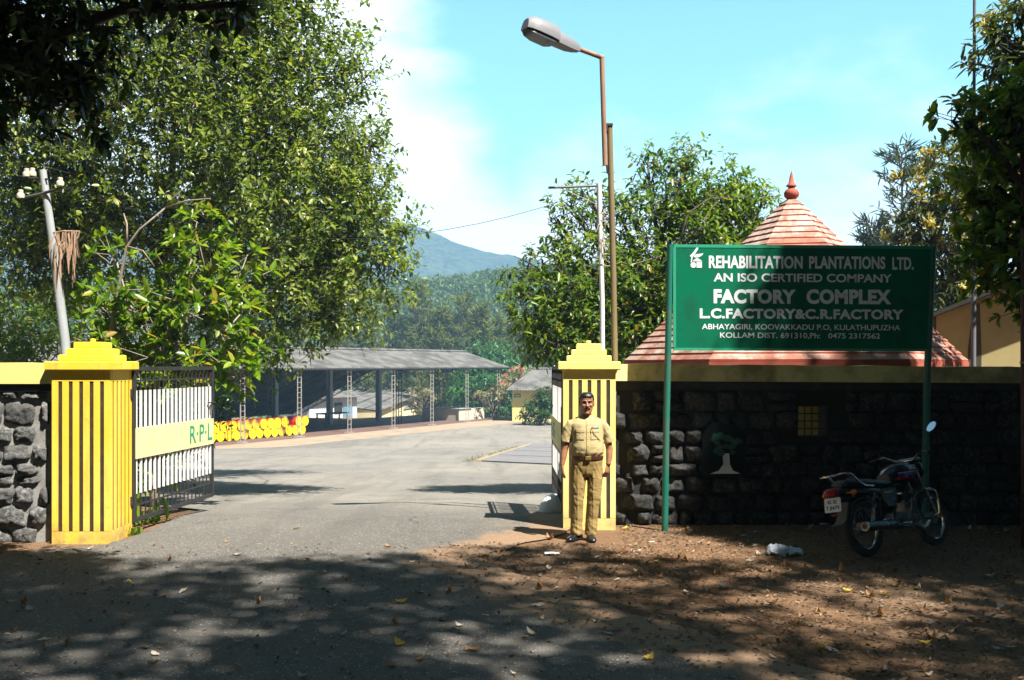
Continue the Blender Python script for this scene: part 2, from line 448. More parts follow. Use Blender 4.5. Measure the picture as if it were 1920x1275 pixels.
def road_mat(name, base, dark, pale, dustc, aggregate=True):
    k = NT(name)
    n1 = k.noise(0.22, 5, 0.6); n2 = k.noise(1.6, 6, 0.62, stretch=(1, 0.6, 1)); n3 = k.noise(55, 4, 0.7); n4 = k.noise(190, 2, 0.6)
    c = k.mix(k.ramp(n1, 0.36, 0.66), base, pale)
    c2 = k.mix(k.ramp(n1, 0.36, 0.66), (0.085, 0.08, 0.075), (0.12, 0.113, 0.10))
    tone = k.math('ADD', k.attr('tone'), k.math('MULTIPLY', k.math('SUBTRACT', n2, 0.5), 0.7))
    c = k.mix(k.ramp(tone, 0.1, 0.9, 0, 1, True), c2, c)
    c = k.mix(k.ramp(n2, 0.48, 0.72, 0, 0.5), c, dark)
    if aggregate:
        c = k.mix(k.ramp(n4, 0.56, 0.68, 0, 0.55), c, tuple(min(0.6, x * 2.1) for x in pale))
        c = k.mix(k.ramp(n3, 0.52, 0.68, 0, 0.6), c, tuple(x * 0.4 for x in dark))
    ck = k.n.new('ShaderNodeTexVoronoi'); ck.feature = 'DISTANCE_TO_EDGE'; ck.inputs['Scale'].default_value = 0.33
    wv = k.n.new('ShaderNodeVectorMath'); wv.operation = 'ADD'
    nz = k.n.new('ShaderNodeTexNoise'); nz.inputs['Scale'].default_value = 1.3; nz.inputs['Detail'].default_value = 6
    k.l.new(k.coord(), nz.inputs['Vector']); k.l.new(k.coord(), wv.inputs[0]); k.l.new(nz.outputs['Color'], wv.inputs[1]); k.l.new(wv.outputs[0], ck.inputs['Vector'])
    crk = k.math('MULTIPLY', k.ramp(ck.outputs['Distance'], 0.0, 0.012, 1, 0), k.ramp(k.noise(0.5, 3), 0.46, 0.6, 0, 0.7))
    c = k.mix(crk, c, (0.03, 0.028, 0.026))
    c = k.mix(k.ramp(k.noise(0.75, 4, 0.6, dist=0.4), 0.60, 0.70, 0, 0.4), c, (0.07, 0.066, 0.06))
    c = k.mix(k.ramp(k.noise(1.0, 4, 0.6, stretch=(1.5, 0.10, 1)), 0.50, 0.66, 0, 0.35), c, (0.075, 0.07, 0.064))
    vs = k.n.new('ShaderNodeTexVoronoi'); vs.inputs['Scale'].default_value = 34; k.l.new(k.coord(), vs.inputs['Vector'])
    sep_ = k.n.new('ShaderNodeSeparateColor'); k.l.new(vs.outputs['Color'], sep_.inputs[0])
    speck = k.math('MULTIPLY', k.ramp(vs.outputs['Distance'], 0.20, 0.34, 1, 0), k.ramp(sep_.outputs[0], 0.45, 0.8, 0, 0.75))
    c = k.mix(speck, c, tuple(min(0.6, x * 2.0) for x in pale))
    dk_ = k.math('MULTIPLY', k.ramp(vs.outputs['Distance'], 0.20, 0.40, 1, 0), k.ramp(sep_.outputs[1], 0.55, 0.8, 0, 0.7))
    c = k.mix(dk_, c, (0.03, 0.029, 0.028))
    du = k.attr('dust')
    mfac = k.math('ADD', du, k.math('MULTIPLY', k.math('SUBTRACT', k.noise(2.4, 7, 0.7), 0.5), 1.5))
    dcol = k.mix(k.ramp(n3, 0.4, 0.7), dustc, tuple(x * 0.55 for x in dustc))
    c = k.mix(k.ramp(mfac, 0.42, 0.72, 0, 0.95, True), c, dcol)
    nm = k.bump(n3, 0.55, 0.012); nm = k.bump(n4, 0.55, 0.005, nm)
    return k.set(c, 0.9, 0, nm, 0.25)
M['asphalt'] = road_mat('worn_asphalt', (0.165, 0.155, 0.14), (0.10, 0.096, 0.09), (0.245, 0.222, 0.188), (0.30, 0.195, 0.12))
M['yard_edge'] = worn('sandy_concrete', (0.32, 0.25, 0.175), (0.19, 0.14, 0.095), 0.8, 0.7, 0.95, bump=0.4, fine=12)
M['shed_floor'] = worn('red_cement_floor', (0.14, 0.075, 0.06), (0.075, 0.06, 0.055), 0.7, 0.7, 0.85)

# one ground sheet to the horizon, falling away behind the gate
ys = [-60, -30, -15, -5] + [i * 1.0 for i in range(0, 60)] + [65, 75, 90, 110, 130, 160, 220, 320, 500, 700, 980]
xs = [-850, -600, -300, -150, -80, -50, -35] + [i * 1.5 for i in range(-18, 19)] + [35, 50, 80, 150, 300, 600, 850]
def base_z(x, y):
    z = gz(y)
    if y > 92: z -= min(9.0, (y - 92) * 0.16)
    if 3.0 < y < 40:
        z += 0.03 * mnoise.noise((x * 0.35, y * 0.35, 1.7)) * min(1.0, abs(y - 12.6) * 0.5) * min(1.0, max(0.0, (x - 1.5) * 0.5))
    return z - 0.012
V = [(x, y, base_z(x, y)) for y in ys for x in xs]
nx = len(xs)
Q = [(j*nx+i, j*nx+i+1, (j+1)*nx+i+1, (j+1)*nx+i) for j in range(len(ys)-1) for i in range(nx-1)]
g = np_mesh('ground', V, Q, M['soil'], smooth=True)
tag(g, kind='structure')

def interp(tab, y):
    for (a, xa), (b, xb) in zip(tab[:-1], tab[1:]):
        if y <= b: return xa + (xb - xa) * max(0, (y - a) / (b - a))
    return tab[-1][1]

def strip(name, y0, y1, dy, left, right, nc, mat, lift, jag=0.12, dustw=0.9, ldust=True):
    rows = int((y1 - y0) / dy) + 1
    V = []; D = []
    for j in range(rows):
        y = y0 + j * dy
        xl = interp(left, y) + jag * mnoise.noise((y * 2.3, 3.1, 0)) + jag * 0.6 * mnoise.noise((y * 9.0, 7.7, 0))
        xr = interp(right, y) + jag * mnoise.noise((y * 2.1, 11.3, 0)) + jag * 0.6 * mnoise.noise((y * 8.0, 1.7, 0))
        for i in range(nc + 1):
            t = i / nc
            x = xl + (xr - xl) * t
            z = gz(y) + lift
            V.append((x, y, z))
            dr = (xr - x) / dustw
            dl = (x - xl) / dustw if ldust else 9
            D.append(max(0.0, 1.0 - min(dr, dl) * 0.75))
    Q = [(j*(nc+1)+i, j*(nc+1)+i+1, (j+1)*(nc+1)+i+1, (j+1)*(nc+1)+i) for j in range(rows-1) for i in range(nc)]
    o = np_mesh(name, V, Q, mat, smooth=True)
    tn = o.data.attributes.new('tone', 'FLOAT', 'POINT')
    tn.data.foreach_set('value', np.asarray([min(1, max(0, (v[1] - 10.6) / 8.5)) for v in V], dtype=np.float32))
    a = o.data.attributes.new('dust', 'FLOAT', 'POINT')
    a.data.foreach_set('value', np.asarray(D, dtype=np.float32))
    return tag(o, kind='structure')

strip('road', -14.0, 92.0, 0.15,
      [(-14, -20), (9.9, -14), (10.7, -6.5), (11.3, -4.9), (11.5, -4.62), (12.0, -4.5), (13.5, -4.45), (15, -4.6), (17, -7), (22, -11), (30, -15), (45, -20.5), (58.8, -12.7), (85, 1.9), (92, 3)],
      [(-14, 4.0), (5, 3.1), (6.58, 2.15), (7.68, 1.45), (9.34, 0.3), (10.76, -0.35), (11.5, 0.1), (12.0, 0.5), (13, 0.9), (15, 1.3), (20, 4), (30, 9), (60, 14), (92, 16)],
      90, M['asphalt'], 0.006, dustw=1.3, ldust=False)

# shed axes: s runs along the posts, w across to the back
SA = Vector((-16.4, 61.0, -2.67)); SD = Vector((0.486, 0.874, 0)); SN = Vector((-0.874, 0.486, 0))
FZ = -2.67
def sp(s, w, z): 
    p = SA + SD * s + SN * w
    return Vector((p.x, p.y, z))
mb = MB()
def slab(s0, s1, w0, w1, z0, z1, m=0):
    P = [sp(s0, w0, 0), sp(s1, w0, 0), sp(s1, w1, 0), sp(s0, w1, 0)]
    b = [mb.vert((p.x, p.y, z0)) for p in P]; t = [mb.vert((p.x, p.y, z1)) for p in P]
    mb.bridge([b, t], m)
slab(-16, 32.5, -0.9, 9.5, FZ - 0.6, FZ + 0.02)
o = mb.build('shed_floor', M['shed_floor']); tag(o, kind='structure')
# sandy ramp between the yard asphalt and the floor
mb = MB()
prev = None
for i in range(60):
    s = -16 + i * 0.88
    row = []
    wob = 0.35 * mnoise.noise((s * 0.4, 2.2, 0))
    for w, z in ((-0.88, FZ + 0.024), (-1.6, FZ + 0.022), (-2.8 + wob, FZ - 0.01), (-4.6 + wob, FZ - 0.2)):
        p = sp(s, w, z); p.z = max(z, gz(p.y) + 0.012) if w < -2 else z
        row.append(mb.vert(p))
    if prev:
        for a in range(3): mb.face((prev[a], prev[a+1], row[a+1], row[a]))
    prev = row
o = mb.build('yard_kerb', M['yard_edge'], smooth=True); tag(o, kind='structure')

# ------------------------------------------------------------------ gate pillars
def pillar(name, label, cx, cy, half, ztop, mat, rot=0.0):
    root = thing(name, label, 'gate pillar', (cx, cy, 0), (0, 0, rot))
    H = 1.98; h = half
    b = MB()
    c = h - 0.009
    b.box((-c, -c, -0.3), (c, c, H), 1)
    b.box((-h, -h, -0.3), (h, h, 0.13), 0)
    b.box((-h, -h, 1.855), (h, h, H), 0)
    n = 6
    gap = 0.048
    wd = (2 * h - gap * (n - 1)) / n
    for k in range(n):
        x0 = -h + k * (wd + gap)
        for sgn in (-1, 1):
            y0, y1 = (-h, -c) if sgn < 0 else (c, h)
            b.box((x0, y0, 0.128), (x0 + wd, y1, 1.857), 0, 0.006)
            if 0 < k < n - 1 or True:
                b.box((y0, max(x0, -c) , 0.128), (y1, min(x0 + wd, c), 1.857), 0, 0.006)
    b.build('shaft', [mat, M['groove']], root, local=True)
    b = MB()
    e = h + 0.06
    b.box((-e, -e, H), (e, e, H + 0.105), 0, 0.012)
    for k, q in enumerate((0.285, 0.225, 0.16)):
        q2 = q * h / 0.335
        z0 = H + 0.105 + k * 0.075
        b.box((-q2, -q2, z0), (q2, q2, z0 + 0.075), 0, 0.010)
    b.build('cap', mat, root, local=True)
    b = MB()
    z0 = H + 0.33
    b.lathe([(0.034, 0), (0.03, 0.02), (0.034, 0.035), (0.02, 0.042)], (0, 0, z0), 12)
    b.build('finial_stub', mat, root, True, local=True)
    return root
pillar('gate_pillar', 'deep yellow grooved gate pillar with stepped cap beside the open white barred gate', -4.94, 11.95, 0.335, 2.4, M['yellow'])
pillar('gate_pillar', 'paler yellow grooved gate pillar directly behind the standing guard', 0.975, 12.93, 0.325, 2.4, M['yellow_pale'], R(-2))

# ------------------------------------------------------------------ rubble walls
def stones(mb, x0, x1, z0, z1, y, rowh, wmin, wmax, depth, rr, hole=None, roundness=0.5, N=9):
    """irregular bulging stones on the wall face (towards -y)"""
    z = z0
    row = 0
    while z < z1 - 0.05:
        h = rowh * rr.uniform(0.75, 1.3)
        if z1 - (z + h) < rowh * 0.45: h = z1 - z
        x = x0 - rr.uniform(0, wmax * 0.5)
        while x < x1:
            w = rr.uniform(wmin, wmax)
            split = rr.random() < 0.22 and h > 0.24
            parts = [(x, w, z, h)] if not split else [(x, w, z, h * 0.45), (x, w, z + h * 0.45, h * 0.55)]
            for (px, pw, pz, ph) in parts:
                cx, cz = px + pw / 2, pz + ph / 2
                if hole and hole[0] - 0.12 < cx < hole[1] + 0.12 and hole[2] - 0.1 < cz < hole[3] + 0.1: continue
                if cx > x1 or cx < x0 - 0.02: continue
                hw, hh = pw / 2 * 1.03 - 0.004, ph / 2 * 1.03 - 0.004
                if cx + hw > x1: hw = max(0.05, x1 - cx)
                if cx - hw < x0: hw = max(0.05, cx - x0)
                seed = rr.uniform(0, 100)
                d = depth * rr.uniform(0.6, 1.25)
                rot = rr.uniform(-0.09, 0.09)
                sx = rr.uniform(-0.18, 0.18); tilt = rr.uniform(-0.35, 0.35); tilt2 = rr.uniform(-0.3, 0.45)
                ids = []
                for j in range(N + 1):
                    v = -1 + 2 * j / N
                    rowi = []
                    for i in range(N + 1):
                        u = -1 + 2 * i / N
                        # square to rounded-square map
                        uu = u * math.sqrt(1 - roundness * 0.5 * v * v); vv = v * math.sqrt(1 - roundness * 0.5 * u * u)
                        e = mnoise.noise((uu * 1.3 + seed, vv * 1.3, seed)) * 0.26
                        lx = hw * (uu * (1 + e) + sx * vv * 0.5); lz = hh * (vv * (1 + e))
                        edge = max(abs(u), abs(v))
                        prof = (1 - edge ** 3.2)
                        dd = d * prof * (1 + tilt * uu + tilt2 * vv)
                        dd += prof * 0.045 * mnoise.noise((cx * 1 + lx * 7 + seed, lz * 7, seed)) + prof * 0.028 * mnoise.noise((lx * 22 + seed, lz * 22, 3)) + prof * 0.014 * mnoise.noise((lx * 48 + seed, lz * 48, 9))
                        if edge > 0.99: dd = -0.03
                        ids_x = cx + lx * math.cos(rot) - lz * math.sin(rot)
                        ids_z = cz + lx * math.sin(rot) + lz * math.cos(rot)
                        rowi.append(mb.vert((min(max(ids_x, x0 - 0.01), x1 + 0.01), y - dd, min(max(ids_z, z0 - 0.02), z1))))
                    ids.append(rowi)
                for j in range(N):
                    for i in range(N):
                        mb.face((ids[j][i], ids[j][i+1], ids[j+1][i+1], ids[j+1][i]))
            x += w
        z += h; row += 1

def jag_box(mb, x0, x1, y0, y1, z0f, z1f, n, m=0):
    prev = None
    for i in range(n + 1):
        x = x0 + (x1 - x0) * i / n
        a, b = z0f(x), z1f(x)
        r = [mb.vert((x, y0, a)), mb.vert((x, y1, a)), mb.vert((x, y1, b)), mb.vert((x, y0, b))]
        if prev:
            for k in range(4): mb.face((prev[k], prev[(k+1)%4], r[(k+1)%4], r[k]), m)
        else: mb.face(tuple(r), m)
        prev = r
    mb.face(tuple(reversed(prev)), m)

# left wall
root = thing('stone_wall', 'grey rubble wall with pale yellow coping running out of frame beside deep yellow pillar', 'wall', (-7.5, 12.2, 0))
b = MB(); b.box((-11.5, 11.76, -0.4), (-5.29, 12.2, 1.82)); b.build('wall_core', M['mortar'], root)
b = MB(); stones(b, -9.2, -5.38, -0.05, 1.74, 11.76, 0.235, 0.18, 0.38, 0.075, random.Random(3), roundness=0.62, N=12)
b.build('stone_face', M['stone'], root, True, angle=75)
b = MB(); b.box((-11.5, 11.70, 1.74), (-5.29, 12.25, 1.83)); b.build('shadow_course', M['coping_shadow'], root)  # dark strip put in as the coping's shadow
b = MB(); jag_box(b, -11.5, -5.285, 11.66, 12.28, lambda x: 1.825, lambda x: 2.065 + 0.006 * math.sin(x * 5), 24)
b.build('coping', M['coping_lit'], root)

# right wall, with a grilled opening and a painted tree
WY = 13.05
HX0, HX1, HZ0, HZ1 = 3.68, 4.07, 1.11, 1.52
root = thing('stone_wall', 'long dark rubble wall with mossy coping behind the green signboard and motorcycle', 'wall', (5, 13.2, 0))
b = MB()
b.box((1.28, WY, -0.4), (HX0, WY + 0.38, 1.84)); b.box((HX1, WY, -0.4), (14, WY + 0.38, 1.84))
b.box((HX0, WY, -0.4), (HX1, WY + 0.38, HZ0)); b.box((HX0, WY, HZ1), (HX1, WY + 0.38, 1.84))
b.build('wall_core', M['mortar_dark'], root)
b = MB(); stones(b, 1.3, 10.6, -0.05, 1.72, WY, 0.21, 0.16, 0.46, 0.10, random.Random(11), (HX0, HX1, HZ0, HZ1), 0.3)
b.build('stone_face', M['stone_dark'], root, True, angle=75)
b = MB(); b.box((1.28, WY - 0.03, 1.715), (14, WY + 0.40, 1.835)); b.build('shadow_course', M['coping_shadow'], root)
b = MB(); jag_box(b, 1.28, 14, WY - 0.09, WY + 0.48, lambda x: 1.838 - 0.006 * (x - 1.3), lambda x: 2.055 - 0.008 * (x - 1.3) + 0.005 * math.sin(x * 4.3) + 0.004 * math.sin(x * 11), 60)
b.build('coping', M['coping_old'], root)
b = MB()
for k in range(5):
    x = HX0 + 0.01 + k * (HX1 - HX0 - 0.02) / 4
    b.cyl((x, WY + 0.05, HZ0 - 0.02), (x, WY + 0.05, HZ1 + 0.02), 0.009, 8)
for k in range(5):
    z = HZ0 + 0.01 + k * (HZ1 - HZ0 - 0.02) / 4
    b.box((HX0 - 0.02, WY + 0.064, z - 0.008), (HX1 + 0.02, WY + 0.074, z + 0.008))
b.build('window_grille', M['black_iron'], root)
# painted tree: raised paint on a plastered patch
M['mural_bg'] = worn('mural_plaster', (0.008, 0.013, 0.012), (0.016, 0.019, 0.018), 5, 0.7, 0.9, spec=0.1)
M['mural_green'] = worn('mural_green', (0.01, 0.06, 0.042), (0.02, 0.14, 0.10), 9, 0.9, 0.7, lo=0.45, hi=0.65)
M['mural_white'] = worn('mural_white', (0.62, 0.68, 0.72), (0.3, 0.34, 0.36), 9, 0.7, 0.7)
b = MB()
rr = random.Random(5)
mx, mz = at(1358, 0, WY - 0.13).x, 0
zt = lambda y: at(0, y, WY - 0.13).z
xt = lambda x: at(x, 0, WY - 0.13).x
b.prism([(xt(1316), zt(893)), (xt(1398), zt(893)), (xt(1400), zt(815)), (xt(1378), zt(795)), (xt(1335), zt(792)), (xt(1318), zt(815))], WY - 0.135, WY - 0.02, 0)
b.prism([(xt(1332), zt(888)), (xt(1388), zt(888)), (xt(1374), zt(882)), (xt(1368), zt(870)), (xt(1367), zt(850)), (xt(1355), zt(850)), (xt(1356), zt(870)), (xt(1348), zt(882))], WY - 0.141, WY - 0.12, 2)
for k in range(16):
    a = rr.uniform(0, 6.28); q = rr.uniform(0.2, 1.0)
    px = 1359 + 32 * q * math.cos(a); py = 832 + 22 * q * math.sin(a); r_ = rr.uniform(5, 10)
    b.prism([(xt(px + r_ * rr.uniform(.6, 1.1) * math.cos(t)), zt(py + r_ * rr.uniform(.5, .9) * math.sin(t))) for t in [-i * 0.7 for i in range(9)]], WY - 0.139 - 0.0004 * k, WY - 0.12, 1)
o = b.build('painted_tree', [M['mural_bg'], M['mural_green'], M['mural_white']], root)
o['label'] = 'painted green tree with white trunk on the dark stones'

# ------------------------------------------------------------------ gates
def text_mesh(s, bold=0.0, extrude=0.0, space=1.0):
    cu = bpy.data.curves.new('lettering', 'FONT')
    cu.body = s; cu.size = 1.0; cu.offset = bold; cu.extrude = extrude; cu.space_character = space
    cu.resolution_u = 4
    o = bpy.data.objects.new('lettering', cu); COL.objects.link(o)
    dg = bpy.context.evaluated_depsgraph_get()
    me = bpy.data.meshes.new_from_object(o.evaluated_get(dg))
    bpy.data.objects.remove(o); bpy.data.curves.remove(cu)
    return me
def fit_text(name, s, mat, parent, origin, ux, uz, width, height, bold=0.02, extrude=0.004, local=False, space=1.0):
    """letters scaled into width x height, standing on origin with axes ux (reading) and uz (up)"""
    me = text_mesh(s, bold, 1.0, space)
    n = len(me.vertices); co = np.empty(n * 3, dtype=np.float32); me.vertices.foreach_get('co', co); co = co.reshape(-1, 3)
    mn, mx = co.min(0), co.max(0)
    if height is None: height = width * (mx[1] - mn[1]) / (mx[0] - mn[0])
    ux = Vector(ux).normalized(); uz = Vector(uz).normalized(); un = ux.cross(uz)
    q = (co - mn) / np.maximum(mx - mn, 1e-9)
    P = np.array(origin[:])[None] + np.outer(q[:, 0] * width, np.array(ux[:])) + np.outer(q[:, 1] * height, np.array(uz[:])) + np.outer(q[:, 2] * extrude, np.array(un[:]))
    me.vertices.foreach_set('co', P.astype(np.float32).ravel()); me.materials.clear(); me.materials.append(mat); me.update()
    return link(name, me, parent, local)

def gate(label, hinge, angle, length, letters, lx, mirror):
    """local x runs from hinge to free end, faces -y/+y; rotated about the hinge"""
    root = thing('barred_gate', label, 'gate', hinge, (0, 0, angle))
    zb, zt_ = 0.13, 2.02
    b = MB()
    b.box((0, -0.022, zb), (0.05, 0.022, zt_)); b.box((length - 0.05, -0.022, zb), (length, 0.022, zt_))
    b.box((0.05, -0.02, zb), (length - 0.05, 0.02, zb + 0.05)); b.box((0.05, -0.02, zt_ - 0.05), (length - 0.05, 0.02, zt_))
    for z in (0.32, 1.84): b.box((0.05, -0.008, z), (length - 0.05, 0.008, z + 0.022))
    b.build('frame', M['black_iron'], root, local=True)
    n = 19
    for k in range(n):
        x = 0.09 + (length - 0.18) * k / (n - 1)
        b = MB(); b.box((x - 0.007, -0.0065, zb + 0.05), (x + 0.007, 0.0065, zt_ - 0.05))
        if k == 0: bar = b.build('bar', M['black_iron'], root, local=True)
        else:
            c = bar.copy(); COL.objects.link(c); c.parent = root; c.location.x = x - 0.09
    sgn = -1 if not mirror else 1
    for k in range(n):
        x = 0.09 + (length - 0.18) * k / (n - 1)
        if k == 0:
            b = MB()
            b.box((x - 0.016, -0.011, 0.47), (x + 0.016, 0.011, 1.73))
            sl = b.build('white_slat', M['white_paint'], root, local=True)
        else:
            c = sl.copy(); COL.objects.link(c); c.parent = root; c.location.x = x - 0.09
    b = MB()
    b.box((0.03, -0.03, 0.90), (length - 0.03, -0.02, 1.27)); b.box((0.03, 0.02, 0.90), (length - 0.03, 0.03, 1.27))
    pl = b.build('name_band', M['cream'], root, local=True)
    if not mirror:
        fit_text('lettering', letters, M['green_letter'], pl, (lx, -0.0302, 0.965), (1, 0, 0), (0, 0, 1), 0.78, 0.24, 0.006, 0.004, True)
    else:
        fit_text('lettering', letters, M['green_letter'], pl, (lx, 0.0302, 0.965), (-1, 0, 0), (0, 0, 1), 0.78, 0.24, 0.012, 0.004, True)
    b = MB()
    b.tube([(length - 0.25, -0.035, 1.5), (length - 0.02, -0.035, 1.5), (length + 0.02, -0.035, 1.5)], 0.009, 8)
    b.tube([(length - 0.12, -0.035, 1.5), (length - 0.13, -0.045, 1.4), (length - 0.1, -0.045, 1.27)], 0.012, 8)
    b.build('latch', M['black_iron'], root, local=True)
    for z in (0.4, 1.7):
        b = MB(); b.cyl((-0.03, 0, z - 0.05), (-0.03, 0, z + 0.05), 0.02, 10); b.box((-0.03, -0.005, z - 0.03), (0.02, 0.005, z + 0.03))
        b.build('hinge', M['black_iron'], root, True, local=True)
    return root
h0 = Vector((-4.595, 12.27, 0)); h1 = Vector((-4.36, 14.75, 0))
gate('open gate of white slats lettered R.P.L hinged on the deep yellow pillar', h0, math.atan2(h1.y - h0.y, h1.x - h0.x), (h1 - h0).length, 'R·P·L', 1.62, False)
gate('half hidden open gate seen edge on at the pillar behind the guard', Vector((0.67, 13.27, 0)), math.atan2(3.2, -0.04), 2.5, 'L·G', 2.3, True)

# ------------------------------------------------------------------ sign board
M['sign_green'] = worn('sign_green_enamel', (0.0, 0.155, 0.075), (0.005, 0.085, 0.045), 2.2, 0.8, 0.5, bump=0.02, fine=90, spec=0.15)
M['sign_border'] = worn('sign_border_paint', (0.03, 0.33, 0.20), (0.02, 0.22, 0.13), 4, 0.5, 0.4)
M['sign_white'] = worn('sign_white_paint', (0.82, 0.85, 0.87), (0.7, 0.74, 0.77), 3, 0.4, 0.45, bump=0.02)
M['post_green'] = worn('post_green_paint', (0.01, 0.14, 0.095), (0.16, 0.07, 0.05), 7, 0.5, 0.5, streak=(1, 1, 0.3), lo=0.52, hi=0.7)
SY = 12.5
def sg(x, y, dy=0.0): return at(x, y, SY + dy)
root = thing('sign_board', 'large green company signboard with white lettering on two posts', 'signboard', (3.6, SY, 0))
TL, TR, BL, BR = sg(1263, 459), sg(1750, 462), sg(1263, 656), sg(1746, 658)
b = MB()
def slabq(b, A, B, C, D, y0, y1, m=0):
    a = [b.vert((p.x, y0, p.z)) for p in (A, B, C, D)]; c = [b.vert((p.x, y1, p.z)) for p in (A, B, C, D)]
    b.bridge([a, c], m)
slabq(b, BL, BR, TR, TL, SY, SY + 0.03)
b.build('panel', M['sign_green'], root)
b = MB()
def rim(A, B, t0, t1):
    slabq(b, A, B, B + t1, A + t0, SY - 0.004, SY + 0.031)
up = Vector((0, 0, 0.032)); ri = Vector((0.032, 0, 0))
rim(TL - up, TR - up, up * 1.2, up * 1.2); rim(BL - up * 0.2, BR - up * 0.2, up, up)
slabq(b, BL - ri * 0.2 + up, BL + ri * 0.9 + up, TL + ri * 0.9 - up, TL - ri * 0.2 - up, SY - 0.004, SY + 0.031)
slabq(b, BR - ri * 0.9 + up, BR + ri * 0.2 + up, TR + ri * 0.2 - up, TR - ri * 0.9 - up, SY - 0.004, SY + 0.031)
b.build('border', M['sign_border'], root)
tilt = (TR - TL).normalized()
def line(s, x0, x1, yb, yt, bold, space=1.0):
    A = sg(x0, yb); B = sg(x1, yb)
    A.y = SY - 0.0005; wd = (B.x - A.x)
    fit_text('lettering', s, M['sign_white'], root, A, tilt, (0, 0, 1), wd, (yb - yt) / F * SY, bold, 0.003, space=space)
line('REHABILITATION', 1329, 1505, 503, 479, 0.034, 1.04)
line('PLANTATIONS', 1517, 1660, 504, 480, 0.034, 1.04)
line('LTD.', 1673, 1713, 506, 482, 0.034, 1.04)
line('AN ISO CERTIFIED COMPANY', 1338, 1672, 528, 512, 0.022)
line('FACTORY', 1338, 1492, 569, 542, 0.05, 1.07)
line('COMPLEX', 1512, 1671, 570, 542, 0.05, 1.07)
line('L.C.FACTORY&C.R.FACTORY', 1312, 1694, 597, 578, 0.042, 1.06)
line('ABHAYAGIRI, KOOVAKKADU P.O, KULATHUPUZHA', 1316, 1688, 619, 607, 0.014)
line('KOLLAM DIST. 691310,Ph:   0475 2317562', 1350, 1650, 635, 623, 0.014)
# emblem: leaf sprout over a small house, disc and square
b = MB()
def em(pts, dy=0.0):
    q = [sg(x, y) for x, y in pts]
    b.prism([(p.x, p.z) for p in reversed(q)], SY - 0.0035 - dy, SY - 0.0003)
em([(1293, 480), (1299, 474), (1307, 463), (1309, 461), (1309, 467), (1304, 475), (1302, 478), (1299, 481), (1297, 492), (1295, 492), (1296, 482)])
em([(1300, 481), (1304, 477), (1311, 476), (1319, 475), (1316, 479), (1311, 482), (1303, 483)], 0.0004)
em([(1298, 490), (1307, 483), (1317, 490)])
em([(1306, 491), (1316, 491), (1316, 502), (1306, 502)])
em([(1300 + 5.4 * math.cos(t), 497 + 5.4 * math.sin(t)) for t in [i * math.pi / 8 for i in range(16)]], 0.0004)
b.build('emblem', M['sign_white'], root)
b = MB()
b.tube([(sg(1256.5, 459, .05).x, SY + 0.03, sg(0, 458).z), (sg(1250, 800).x, SY + 0.03, sg(0, 800).z), (sg(1247, 900).x, SY + 0.03, -0.1)], 0.041, 14)
b.build('post', M['post_green'], root, True)
b = MB()
b.tube([(sg(1751, 462).x, SY + 0.03, sg(0, 461).z), (sg(1740, 715).x, SY + 0.03, sg(0, 715).z), (sg(1735, 900).x, SY + 0.03, -0.1)], 0.043, 14)
b.build('post', M['post_green'], root, True)

# ------------------------------------------------------------------ street lamp, poles
M['rust_pipe'] = worn('rusty_pipe', (0.36, 0.20, 0.12), (0.16, 0.075, 0.045), 8, 0.8, 0.7, bump=0.2, streak=(1, 1, 0.2))
M['olive_pole'] = worn('olive_painted_pole', (0.22, 0.165, 0.075), (0.12, 0.08, 0.04), 6, 0.6, 0.6, streak=(1, 1, 0.2))
M['lamp_grey'] = worn('grey_lamp_shell', (0.20, 0.20, 0.215), (0.13, 0.13, 0.14), 6, 0.5, 0.5)
M['lamp_lens'] = worn('dark_lamp_glass', (0.05, 0.055, 0.065), (0.12, 0.12, 0.12), 14, 0.6, 0.15)
LY = 13.65
root = thing('street_lamp', 'tall leaning street lamp with grey head on a bent rusty arm', 'street lamp', (at(1156, 0, LY).x, LY, 0))
b = MB(); p0 = at(1143, 236, LY); p1 = at(1150, 520, LY); p2 = Vector((at(1158, 0, LY).x, LY, -0.1))
b.tube([p2, p1, p0], [0.045, 0.041, 0.039], 14)
b.build('pole', M['olive_pole'], root, True)
b = MB(); b.box((p0.x - 0.08, LY - 0.05, p0.z - 0.005), (p0.x + 0.04, LY + 0.05, p0.z + 0.025)); b.box((p0.x - 0.085, LY - 0.06, p0.z - 0.09), (p0.x - 0.03, LY + 0.06, p0.z - 0.007))
b.build('clamp', M['black_iron'], root)
b = MB(); q0 = at(1134.5, 310, LY - 0.04); q1 = at(1128.5, 108, LY - 0.05); q2 = at(1083, 91, LY - 0.22)
b.tube([q0, q1], 0.034, 12); b.sphere(q1, 0.036, 12, 8); b.tube([q1, q2], 0.031, 12)
b.build('arm', M['rust_pipe'], root, True)
b = MB(); b.tube([q0 + Vector((0.02, 0, 0.02)), q0 + Vector((0.03, 0, -0.1)), q0 + Vector((0.09, 0.02, -0.13))], 0.012, 6); b.build('cable', M['black_iron'], root, True)
